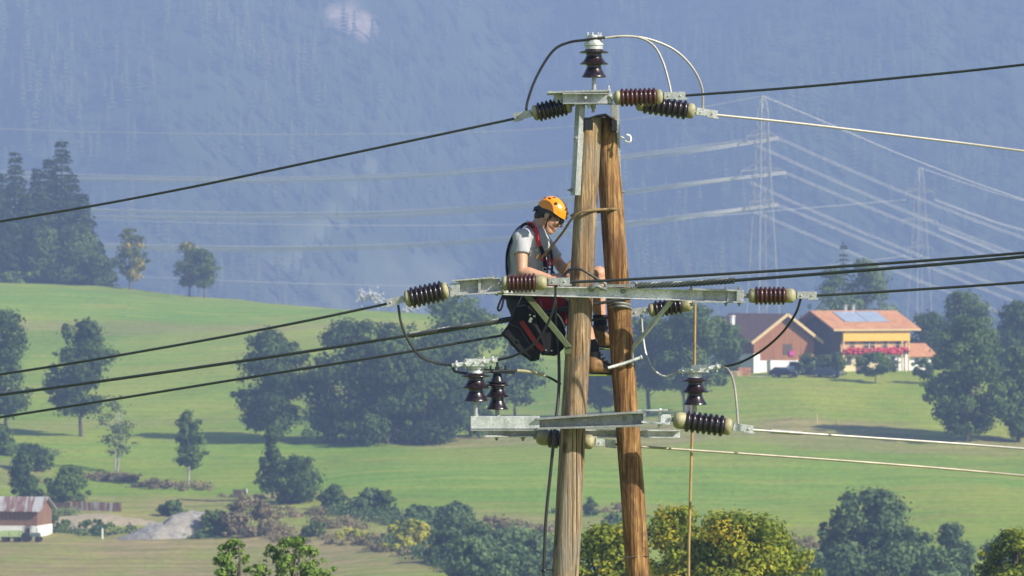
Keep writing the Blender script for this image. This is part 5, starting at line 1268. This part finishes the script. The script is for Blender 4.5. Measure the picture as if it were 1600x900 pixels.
# ---- annex
annex = thing('annex', fh(14, 3, 0), 'low white annex with a red roof at the right end of the farmhouse', 'annex')
b = MB(); fh.box(b, Wh + .3, Wh + 4.9, .6, 6, 0, 2.35); b.prism([(0, 0), (5.4, 0), (2.7, 1.35)], fh(Wh + .3, .6, 2.35), fh.e2, Z, fh.e1, 4.6); b.build('wall', B['white'], annex, smooth=False)
b = MB(); fh.slab(b, [(Wh + .12, -.1, 2.1), (Wh + 5.4, -.1, 2.1), (Wh + 5.4, 3.3, 3.95), (Wh + .12, 3.3, 3.95)], .15); fh.slab(b, [(Wh + .12, 6.7, 2.1), (Wh + 5.4, 6.7, 2.1), (Wh + 5.4, 3.3, 3.95), (Wh + .12, 3.3, 3.95)], .15); rf = b.build('roof', B['red_tile'], annex, smooth=False)
b = MB(); b.lathe(fh(Wh + 1.9, 4.4, 3.0), Z, [(0, .16), (2.4, .16), (2.42, .3), (2.6, .3)], 8); b.build('flue', MAT['galv_bright'], rf)
b = MB(); fh.box(b, Wh + 1.6, Wh + 2.4, .54, .66, .9, 1.8); b.build('window', B['glass'], annex, smooth=False)

# ---- vehicles and odds and ends in the yard
PAINT = {'dark': m_plain('dark_car_paint', (.018, .018, .035), .2, .2, .1, 2, 0, coat=.6), 'white': m_plain('white_car_paint', (.8, .8, .8), .3, 0, .05, 2, 0, coat=.5), 'blue': m_plain('blue_car_paint', (.035, .05, .10), .2, .2, .1, 2, 0, coat=.6)}
TYRE = m_plain('tyre', (.015, .015, .016), .8)
def car(px_, py_, paint, yaw, label, name='parked_car', van=False, dz=0):
    o = at(px_, py_, 640, 800); f_ = Frm(o, yaw); root = thing(name, o, label, 'car' if not van else 'van')
    if van: pr = [(-2.4, .35), (2.4, .35), (2.45, 1.0), (1.9, 1.2), (1.35, 2.05), (-2.35, 2.1), (-2.45, 1.9)]
    else: pr = [(-2.05, .35), (2.05, .32), (2.15, .75), (1.15, .95), (.5, 1.42), (-1.2, 1.45), (-1.85, .98), (-2.12, .85)]
    b = MB(); b.prism(pr, f_(0, -.86, 0), f_.e1, Z, f_.e2, 1.72); b.build('body', PAINT[paint], root, smooth=False, bevel=.06)
    b = MB(); gl = [(1.05, .98), (.48, 1.36), (-1.15, 1.38), (-1.65, .98)] if not van else [(1.75, 1.25), (1.32, 1.9), (.4, 1.9), (.4, 1.25)]
    b.prism(gl, f_(0, -.875, 0), f_.e1, Z, f_.e2, 1.75); b.build('window', B['glass'], root, smooth=False)
    for a_ in (-1.3, 1.32):
        for bb in (-.9, .66): 
            b = MB(); b.lathe(f_(a_, bb, .33), f_.e2, [(0, .2), (.0, .32), (.24, .32), (.24, .2)], 12); w_ = b.build('wheel', TYRE, root); b = MB(); b.lathe(f_(a_, bb + (-.01 if bb < 0 else .25), .33), f_.e2, [(0, .18), (.001, .18)], 10); b.build('rim', MAT['galv'], w_)
    for bb in (-.6, .6): b = MB(); b.ellipsoid(f_(2.12 if not van else 2.42, bb, .72 if not van else .95), .06, .16, .10, f_.R); b.build('headlight', MAT['galv_bright'], root)
    return root
car(1226, 586, 'white', math.radians(15), 'white van parked against the barn base', 'parked_van', True)
car(1226, 590, 'dark', math.radians(-28), 'dark car in front of the white van by the barn')
car(1292, 590, 'blue', math.radians(-20), 'dark blue car under the bush between barn and farmhouse')
def stack(px_, py_, label, name, cat, mat, n, sz, seed):
    o = at(px_, py_, 640, 800); r_ = random.Random(seed); b = MB()
    for k in range(n):
        lay = k // 4; b.box(o + V((k % 4 - 1.5) * sz * .5 + r_.uniform(-.05, .05), r_.uniform(-.1, .1), .12 + lay * sz * .32), sz * .46, sz * 1.4, sz * .28, Matrix.Rotation(r_.uniform(-.05, .05), 3, 'Z'))
    return tag(b.build(name, mat, None, o, smooth=False), label, cat)
stack(1163, 587, 'orange brown stack of boards left of the barn', 'board_stack', 'board stack', m_boards('orange_boards', (.42, .16, .07), (.6, .27, .13)), 16, .9, 1)
stack(1150, 588, 'pale log pile left of the orange stack by the barn', 'log_pile', 'log pile', B['tan'], 12, .8, 2)
b = MB(); o = at(1186, 590, 640, 800); r_ = random.Random(8)
b.loft([[o + V(-1.3 + a * .65, y_, .12 + .1 * r_.random()) for a in range(5)] for y_ in (-.8, 0, .8)], False, False, closed=False); b.loft([[o + V(-1.3 + a * .65, y_, .02) for a in range(5)] for y_ in (-.8, .8)], False, False, closed=False)
tag(b.build('white_tarp', B['white'], None, o), 'small white sheet lying on the grass before the barn', 'sheet')

# ---- shed at the lower left
so = at(58, 840, 480, 620); fs = Frm(V(so.x, so.y, so.z), math.radians(-12)); fs2 = fs
shed = thing('shed', fs(-4, 2, 0), 'old wooden shed with a striped rusty tin roof and white base at the left edge', 'shed')
u_ = so.y / F; Ls = 9.0; He = (840 - 797) * u_; Hr = (840 - 779) * u_; Ds = 5.2
b = MB(); fs.box(b, -Ls, 0, 0, Ds, 1.15, He); b.prism([(0, 0), (Ds, 0), (Ds / 2, Hr - He)], fs(-Ls, 0, He), fs.e2, Z, fs.e1, Ls); b.build('wall', m_boards('shed_boards', (.10, .052, .032), (.27, .15, .085), (6, 6, .15)), shed, smooth=False)
b = MB(); fs.box(b, -Ls, -4.45, -.05, Ds, 0, 1.2); fs.box(b, -4.3, -1.35, -.05, Ds, 0, 1.2); fs.box(b, -1.25 + .55, .05, -.05, Ds, 0, 1.2); b.build('base_wall', B['white'], shed, smooth=False)
m = NT('rusty_tin'); w = m.n('ShaderNodeTexWave', wave_type='BANDS', bands_direction='X'); w.inputs['Scale'].default_value = 3.0; m.l(m.coord(), w.inputs['Vector'])
st = m.noise(m.coord((1.3, .12, .12)), 1.1, 3, .6); c = m.ramp(st, [(.42, (.50, .49, .48)), (.50, (.27, .17, .14)), (.58, (.20, .085, .055)), (.66, (.42, .38, .36))]); m.bsdf(c, .6, .2, w.outputs['Fac'], .6, .05); RUST = m.mat
b = MB(); k2 = (Hr - He) / (Ds / 2)
fs.slab(b, [(-Ls - .4, -.5, He - .5 * k2 + .08), (.45, -.5, He - .5 * k2 + .08), (.45, Ds / 2, Hr + .08), (-Ls - .4, Ds / 2, Hr + .08)], .07); fs.slab(b, [(-Ls - .4, Ds + .5, He - .5 * k2 + .08), (.45, Ds + .5, He - .5 * k2 + .08), (.45, Ds / 2, Hr + .08), (-Ls - .4, Ds / 2, Hr + .08)], .07); b.build('roof', RUST, shed, smooth=False)
b = MB(); fs.box(b, -1.85, -1.25, -.04, .05, .1, 1.1); b.build('door', B['dark'], shed, smooth=False)
# trailer
to = at(20, 847, 470, 620); ft = Frm(to, math.radians(-6)); tr = thing('farm_trailer', to, 'pale green farm trailer parked in front of the shed', 'trailer')
b = MB(); ft.box(b, -1.25, 1.0, -.8, .8, .55, .62)
for a0, a1, b0, b1 in ((-1.25, 1.0, -.82, -.76), (-1.25, 1.0, .76, .82), (-1.27, -1.21, -.8, .8), (.96, 1.02, -.8, .8)): ft.box(b, a0, a1, b0, b1, .6, 1.15)
for a_ in (-1.2, -.1, .95): ft.box(b, a_ - .04, a_ + .04, -.87, -.82, .5, 1.15)
b.build('box', m_plain('pale_green_paint', (.36, .46, .20), .6, 0, .15, 3), tr, smooth=False)
b = MB(); ft.box(b, -1.2, 1.5, -.08, .08, .42, .53); b.build('chassis', MAT['black_metal'], tr, smooth=False)
for a_ in (-.7, .5):
    for bb in (-.75, .55): b = MB(); b.lathe(ft(a_, bb, .31), ft.e2, [(0, .15), (0, .31), (.2, .31), (.2, .15)], 14); b.build('wheel', TYRE, tr)
# tractor
to = at(49, 847, 470, 620); ft = Frm(to, math.radians(-8)); tc = thing('tractor', to, 'small grey green tractor in front of the shed, right of the trailer', 'tractor')
b = MB(); ft.box(b, -.1, .95, -.26, .26, .5, .95); ft.box(b, -.75, -.1, -.3, .3, .45, .8); b.build('bonnet', m_plain('grey_green_paint', (.12, .16, .14), .5, 0, .2, 3), tc, smooth=False, bevel=.04)
b = MB(); 
for a_, bb in ((-.8, -.35), (-.8, .35), (-.05, -.35), (-.05, .35)): b.bar(ft(a_, bb, .75), ft(a_, bb * .9, 1.45), .06, .06)
ft.box(b, -.9, .05, -.42, .42, 1.45, 1.52); b.build('cab_frame', MAT['galv'], tc, smooth=False)
b = MB(); b.lathe(ft(.6, .1, .95), Z, [(0, .035), (.5, .035)], 6); b.build('exhaust', MAT['black_metal'], tc)
for a_, r_ in ((-.5, .5), (.75, .3)):
    for bb in (-.55, .33): b = MB(); b.lathe(ft(a_, bb, r_), ft.e2, [(0, r_ * .5), (0, r_), (.22, r_), (.22, r_ * .5)], 16); b.build('wheel', TYRE, tc)
# low walls
def low_wall(px0, px1, py0, py1, h, mat, label, name):
    a_, c_ = at(px0, py0, 480, 640), at(px1, py1, 480, 640); b = MB(); n = max(4, int((c_ - a_).length / .9)); L = (c_ - a_).length
    for k in range(n): p, q = a_.lerp(c_, k / n), a_.lerp(c_, (k + .96) / n); b.bar(p + Z * (h / 2 + .05 * math.sin(k * 2.3)), q + Z * (h / 2 + .05 * math.sin(k * 2.3)), .08, h, Z)
    return tag(b.build(name, mat, None, a_.lerp(c_, .5), smooth=False), label, 'low wall')
low_wall(112, 190, 797, 800, 1.0, RUST, 'low wall of rusty tin sheets above the bare earth bank', 'tin_wall')
low_wall(62, 110, 793, 795, .65, B['dark'], 'grey board wall joining the shed to the rusty tin wall', 'board_wall')
# gravel heap and bare earth
def mound(pts, h, deep, name, label, cat, mat, kind=None, seed=0):
    P_ = [at(a, c, 480, 640) for a, c in pts]
    if deep: P_ += [p + Y * deep for p in P_[::-1]]
    cx = sum((p.x for p in P_)) / len(P_); cy = sum((p.y for p in P_)) / len(P_)
    b = MB(); rings = []; n = 48; ang = sorted((math.atan2(p.y - cy, p.x - cx), math.hypot(p.x - cx, p.y - cy)) for p in P_)
    aa = np.array([a for a, r in ang]); rr_ = np.array([r for a, r in ang]); aa = np.r_[aa[-1] - 2 * PI, aa, aa[0] + 2 * PI]; rr_ = np.r_[rr_[-1], rr_, rr_[0]]
    for i in range(13):
        f = 1 - i / 12.5; ring = []
        for k in range(n):
            a = -PI + 2 * PI * k / n; r = np.interp(a, aa, rr_) * f; x, y = cx + math.cos(a) * r, cy + math.sin(a) * r
            nz = float(fbm(np.array([x / 1.3 + seed]), np.array([y / 1.6]))[0] - .5)
            ring.append(V(x, y, gz(x, y) - .15 + (h(x - cx, y - cy) if callable(h) else h) * (1 - f ** 2.2) * (1 + .7 * nz) + .5 * nz * (1 - f) + (.0 if i else -.4)))
        rings.append(ring)
    b.loft(rings, False, True); o = b.build(name, mat, None, V(cx, cy, gz(cx, cy)), auto=180); return tag(o, label, cat, None, kind)
m = NT('gravel'); v = m.coord(); c = m.mix(m.ramp(m.noise(v, .35, 4, .6), [(.4, 0.), (.65, .7)]), m.ramp(m.noise(m.coord((1, .5, 2)), 1.3, 8, .85), [(.36, (.10, .097, .092)), (.6, (.48, .46, .43))]), (.42, .37, .29)); m.bsdf(c, .95, 0, m.noise(v, 4, 6, .8), 1, .25); 
mound([(176, 842), (200, 844), (230, 844), (262, 843), (300, 841), (338, 838)], lambda dx, dy: max(.3, 1.9 + .26 * dx), 8, 'gravel_heap', 'long grey gravel heap rising to the right in the dry grass', 'gravel heap', m.mat)
m2 = NT('bare_earth'); v = m2.coord(); m2.bsdf(m2.ramp(m2.noise(v, .9, 6, .75), [(.28, (.22, .18, .10)), (.5, (.42, .34, .21)), (.7, (.56, .46, .31))]), .95, 0, m2.noise(v, 3, 5, .8), 1, .2)
mound([(88, 838), (120, 836), (150, 822), (195, 806), (188, 801), (140, 800), (112, 804), (104, 822)], .45, 0, 'bare_earth', None, None, m2.mat, 'structure', 5)
# trough and fence posts, spray
o = at(371, 776, 480, 640); b = MB(); b.box(o + V(0, 0, .45), 1.0, .7, .7); b.lathe(o + V(.6, 0, .5), X, [(0, .38), (.35, .38), (.45, .2)], 12); tb = thing('field_tank', o, 'small dark tank with a pale end at the meadow edge left of the narrow tree', 'tank')
b.build('tank_body', B['dark'], tb, smooth=False); b = MB(); b.lathe(o + V(1.06, 0, .55), X, [(0, .34), (.06, .34)], 12); b.build('end_plate', B['white'], tb)
for i, (a_, c_, lab) in enumerate(((1276, 661, 'taller pale fence post on the slope below the farm'), (1309, 664, 'short pale fence post on the slope, right of a taller one'), (160, 842, 'small white marker post left of the gravel heap'))):
    o = at(a_, c_, 450, 760); b = MB(); b.lathe(o - Z * .2, Z, [(0, .09), (1.25 - .4 * (i == 1), .08), (1.3 - .4 * (i == 1), .02)], 8); tag(b.build('fence_post', B['tan'] if i < 2 else B['white'], None, o), lab, 'post')
b = MB(); r_ = random.Random(9); d_ = 1010
for k in range(230):
    t = r_.random()
    if k < 130: qx = 572 + 25 * t; qy = 464 + 2 - 26 * math.sin(PI * min(1, t * 1.02)) * .35 + 12 * t * t; s_ = 2.2 + 2.5 * t
    elif k < 185: qx = 563 + r_.gauss(0, 3); qy = 460 + r_.gauss(2, 5); s_ = 1.5
    else: qx = 630 + 22 * t; qy = 486 - 8 * t + r_.gauss(0, 3); s_ = 2.5
    c_ = WD(qx + r_.gauss(0, s_), qy + r_.gauss(0, s_), d_ + r_.uniform(-3, 3)); e_ = r_.uniform(.14, .34); b.ellipsoid(c_, e_, e_, e_ * .8, n=6)
tag(b.build('water_spray', m_plain('spray', (.42, .43, .44), .9), None, WD(585, 480, d_)), 'white spray puffs rising behind the hill left of the crossarm', 'spray', kind='stuff')

# ================================================================== PYLONS AND HIGH-VOLTAGE LINES
LAT = m_plain('pale_lattice', (.33, .34, .35), .5, .3, .1, 1, 0)
def pylon(px_, d, top, arms, wb, wt, label, mat=LAT, r=.10):
    x = (px_ - 800) / F * d; g_ = gz(x, d); zt = (450 - top) * d / F; H = zt - g_; root = thing('lattice_pylon', V(x, d, g_), label, 'pylon', 'lattice pylons')
    b = MB(); hw = lambda f: (wb * (1 - f) ** 1.15 + wt * f if f < .96 else wt * .5) / 2
    K = 20; lv = [1 - (1 - i / K) ** 1.0 for i in range(K + 1)]; cr = ((1, 1), (1, -1), (-1, -1), (-1, 1))
    yaw = .5; R = Matrix.Rotation(yaw, 3, 'Z'); pt = lambda f, c: V(x, d, g_ + H * f) + R @ V(c[0] * hw(f), c[1] * hw(f), 0)
    for c in cr:
        for i in range(K): b.tube([pt(lv[i], c), pt(lv[i + 1], c)], r * 1.35, 5)
    for i in range(K):
        for j in range(4):
            c, e = cr[j], cr[(j + 1) % 4]
            b.tube([pt(lv[i], c), pt(lv[i + 1], e)] if (i + j) % 2 else [pt(lv[i], e), pt(lv[i + 1], c)], r * .55, 4)
    b.build('mast', mat, root)
    for (y_, xl, xr) in arms:
        z_ = (450 - y_) * d / F; b = MB()
        for xe in (xl, xr):
            tip = V((xe - 800) / F * d, d + .5 * ((xe - 800) / F * d - x), z_)
            for c in cr: f = (z_ - g_) / H; b.tube([pt(f + .012 * (c[0] > 0), c), tip], r * .8, 4)
            f2 = f + .035; b.tube([pt(min(f2, .99), (0, 0)), tip], r * .7, 4)
            for q in (.3, .6): p = V(x, d, z_).lerp(tip, q); b.tube([p + V(0, 0, 0), p + V(0, 0, H * .035 * (1 - q))], r * .5, 4)
            b.tube([tip, tip - Z * 1.6], .13, 5)
        b.build('pylon_arm', mat, root)
    return root
pylon(1192, 1200, 150, [(214, 1166, 1216), (268, 1157, 1228), (318, 1170, 1216)], 8.5, 1.6, 'taller pale lattice pylon right of the poles')
pylon(1437, 1520, 262, [(300, 1415, 1460), (345, 1408, 1466), (388, 1418, 1458)], 9, 1.7, 'shorter farther lattice pylon above the farmhouse')
HV = m_plain('bright_conductor', (.62, .60, .57), .5, .1, .08, 1, 0)
def hv(pts, label, r=.052, gap=.45, n=10):
    P_ = spline([WD(*p) for p in pts], n); b = MB()
    for o_ in ((0, -gap / 2), (0, gap / 2)) if gap else ((0, 0),):
        b.tube([p + V(0, o_[0], o_[1]) for p in P_], r, 5)
    tag(b.build('overhead_conductor', HV, None, WD(*pts[0])), label, 'power line', 'high-voltage lines of the pylons')
d1 = 1200
hv([(1216, 216, d1), (1320, 262, d1), (1438, 311, d1), (1600, 372, d1), (1900, 470, d1)], 'pale line from the right tip of the tall pylon top arm to the right')
hv([(1166, 220, d1), (1290, 276, d1), (1425, 334, d1), (1600, 402, d1), (1900, 505, d1)], 'pale line from the left tip of the tall pylon top arm to the right')
hv([(1228, 270, d1), (1330, 313, d1), (1434, 355, d1), (1600, 423, d1), (1900, 530, d1)], 'pale line from the right tip of the tall pylon middle arm to the right')
hv([(1157, 278, d1), (1290, 338, d1), (1429, 396, d1), (1600, 461, d1), (1900, 565, d1)], 'pale line from the left tip of the tall pylon middle arm to the right')
hv([(1216, 320, d1), (1320, 363, d1), (1421, 404, d1), (1590, 473, d1), (1900, 590, d1)], 'pale line from the right tip of the tall pylon lowest arm to the right')
hv([(1170, 327, d1), (1311, 387, d1), (1400, 424, d1), (1493, 461, d1), (1750, 560, d1)], 'pale line from the left tip of the tall pylon lowest arm to the right')
hv([(1192, 150, d1), (1294, 193, d1), (1429, 250, d1), (1600, 312, d1), (1900, 405, d1)], 'thin earth wire from the tall pylon peak to the right', .10, 0)
hv([(1216, 216, d1), (1100, 234, d1), (980, 248, d1 + 10), (800, 265, d1 + 30), (600, 278, d1 + 50), (400, 283, d1 + 70), (200, 281, d1 + 90), (0, 276, d1 + 110), (-400, 255, d1 + 150)], 'pale line from the right tip of the tall pylon top arm to the left', .15)
hv([(1166, 220, d1), (980, 243, d1 + 12), (800, 261, d1 + 32), (600, 274, d1 + 52), (400, 279, d1 + 72), (200, 276, d1 + 92), (0, 268, d1 + 112), (-400, 245, d1 + 150)], 'pale line from the left tip of the tall pylon top arm to the left', .12)
hv([(1228, 270, d1), (1100, 284, d1), (980, 299, d1 + 10), (800, 320, d1 + 30), (600, 332, d1 + 50), (400, 334, d1 + 70), (200, 330, d1 + 90), (0, 322, d1 + 110), (-400, 300, d1 + 150)], 'pale line from the right tip of the tall pylon middle arm to the left', .15)
hv([(1157, 278, d1), (980, 302, d1 + 12), (800, 325, d1 + 32), (600, 338, d1 + 52), (400, 341, d1 + 72), (200, 339, d1 + 92), (0, 333, d1 + 112), (-400, 312, d1 + 150)], 'pale line from the left tip of the tall pylon middle arm to the left', .12)
hv([(1216, 320, d1), (1100, 334, d1), (980, 349, d1 + 10), (800, 371, d1 + 30), (600, 384, d1 + 50), (400, 387, d1 + 70), (200, 384, d1 + 90), (0, 378, d1 + 110), (-400, 355, d1 + 150)], 'pale line from the right tip of the tall pylon lowest arm to the left', .15)
hv([(1170, 327, d1), (980, 353, d1 + 12), (800, 374, d1 + 32), (600, 387, d1 + 52), (400, 391, d1 + 72), (200, 389, d1 + 92), (0, 384, d1 + 112), (-400, 365, d1 + 150)], 'pale line from the left tip of the tall pylon lowest arm to the left', .12)
hv([(1192, 150, d1), (1000, 184, d1 + 12), (800, 204, d1 + 32), (500, 210, d1 + 60), (250, 208, d1 + 85), (0, 201, d1 + 112), (-400, 180, d1 + 150)], 'thin earth wire from the tall pylon peak to the left', .10, 0)
d2 = 1520
hv([(1415, 312, d2), (1250, 326, d2), (1000, 345, d2), (700, 352, d2 + 20), (400, 350, d2 + 40), (0, 338, d2 + 80), (-300, 320, d2 + 100)], 'faint line from the shorter pylon top arm to the left', .10, 0)
hv([(1418, 400, d2), (1200, 425, d2), (900, 446, d2), (600, 446, d2 + 20), (300, 436, d2 + 40), (0, 418, d2 + 80), (-300, 396, d2 + 100)], 'faint line from the shorter pylon lowest arm to the left', .10, 0)
hv([(1437, 262, d2), (1520, 290, d2), (1600, 314, d2), (1900, 395, d2)], 'thin earth wire from the shorter pylon peak to the right', .09, 0)
hv([(1460, 312, d2), (1530, 338, d2), (1600, 360, d2), (1900, 440, d2)], 'faint line from the shorter pylon top arm to the right', .09, .4)
hv([(1466, 357, d2), (1530, 382, d2), (1600, 408, d2), (1900, 500, d2)], 'faint line from the shorter pylon middle arm to the right', .09, .4)

# ================================================================== AIR, LIGHT, CAMERA
_gx, _gy = np.meshgrid(MX, MY); top_z = float(mz(_gx, _gy).max()) + 42; bot_z = min(-64.5, float(mz(_gx, _gy).min()) - 1)
b = MB(); b.box(V(0, 1890, (top_z + bot_z) / 2), 2900, 4200, top_z - bot_z)
m = NT('haze_air'); pv = m.n('ShaderNodeVolumePrincipled'); pv.inputs['Color'].default_value = (*HAZE_COL, 1); pv.inputs['Density'].default_value = HAZE_D; pv.inputs['Anisotropy'].default_value = HAZE_G
m.l(pv.outputs[0], m.out.inputs['Volume'])
tag(b.build('haze', m.mat, None, V(0, 1890, bot_z), smooth=False), 'pale blue haze filling the valley', 'haze', kind='stuff')

az = math.radians(SUN_AZ); el = math.radians(SUN_EL)      # azimuth: from +x (right) towards the camera
sd = V(math.cos(az) * math.cos(el), -math.sin(az) * math.cos(el), math.sin(el))
L = bpy.data.lights.new('sun', 'SUN'); L.energy = SUN_E; L.angle = math.radians(.53); L.color = (1.0, .93, .80)
lo = bpy.data.objects.new('sun', L); COL.objects.link(lo); lo.rotation_euler = (-sd).to_track_quat('-Z', 'Y').to_euler(); lo.location = (200, -100, 300)
w = bpy.data.worlds.new('World'); scene.world = w; w.use_nodes = True; nt = w.node_tree; nt.nodes.clear()
sk = nt.nodes.new('ShaderNodeTexSky'); sk.sky_type = 'NISHITA'; sk.sun_disc = False; sk.sun_elevation = el; sk.sun_rotation = math.atan2(sd.x, sd.y); sk.altitude = 700; sk.air_density = 1.0; sk.dust_density = 1.0
bg = nt.nodes.new('ShaderNodeBackground'); bg.inputs['Strength'].default_value = SKY_E; ou = nt.nodes.new('ShaderNodeOutputWorld'); nt.links.new(sk.outputs[0], bg.inputs[0]); nt.links.new(bg.outputs[0], ou.inputs[0])
cam = bpy.data.cameras.new('camera'); co = bpy.data.objects.new('camera', cam); COL.objects.link(co); scene.camera = co
co.rotation_euler = (PI / 2, 0, 0); cam.sensor_width = 36; cam.lens = 36 * F / 1600; cam.clip_start = .5; cam.clip_end = 9000
cam.dof.use_dof = True; cam.dof.focus_distance = D; cam.dof.aperture_fstop = FSTOP
scene.render.engine = 'CYCLES'
vs_ = scene.view_settings; vs_.view_transform = 'Standard'; vs_.look = 'None'; vs_.gamma = 1; vs_.exposure = EXPO; vs_.use_curve_mapping = False
c_ = scene.cycles; c_.max_bounces = 6; c_.diffuse_bounces = 2; c_.glossy_bounces = 3; c_.transmission_bounces = 3; c_.volume_bounces = 0; c_.transparent_max_bounces = 6; c_.use_denoising = True
try: c_.denoiser = 'OPENIMAGEDENOISE'; c_.denoising_input_passes = 'RGB_ALBEDO_NORMAL'
except Exception: pass
c_.sample_clamp_indirect = 6
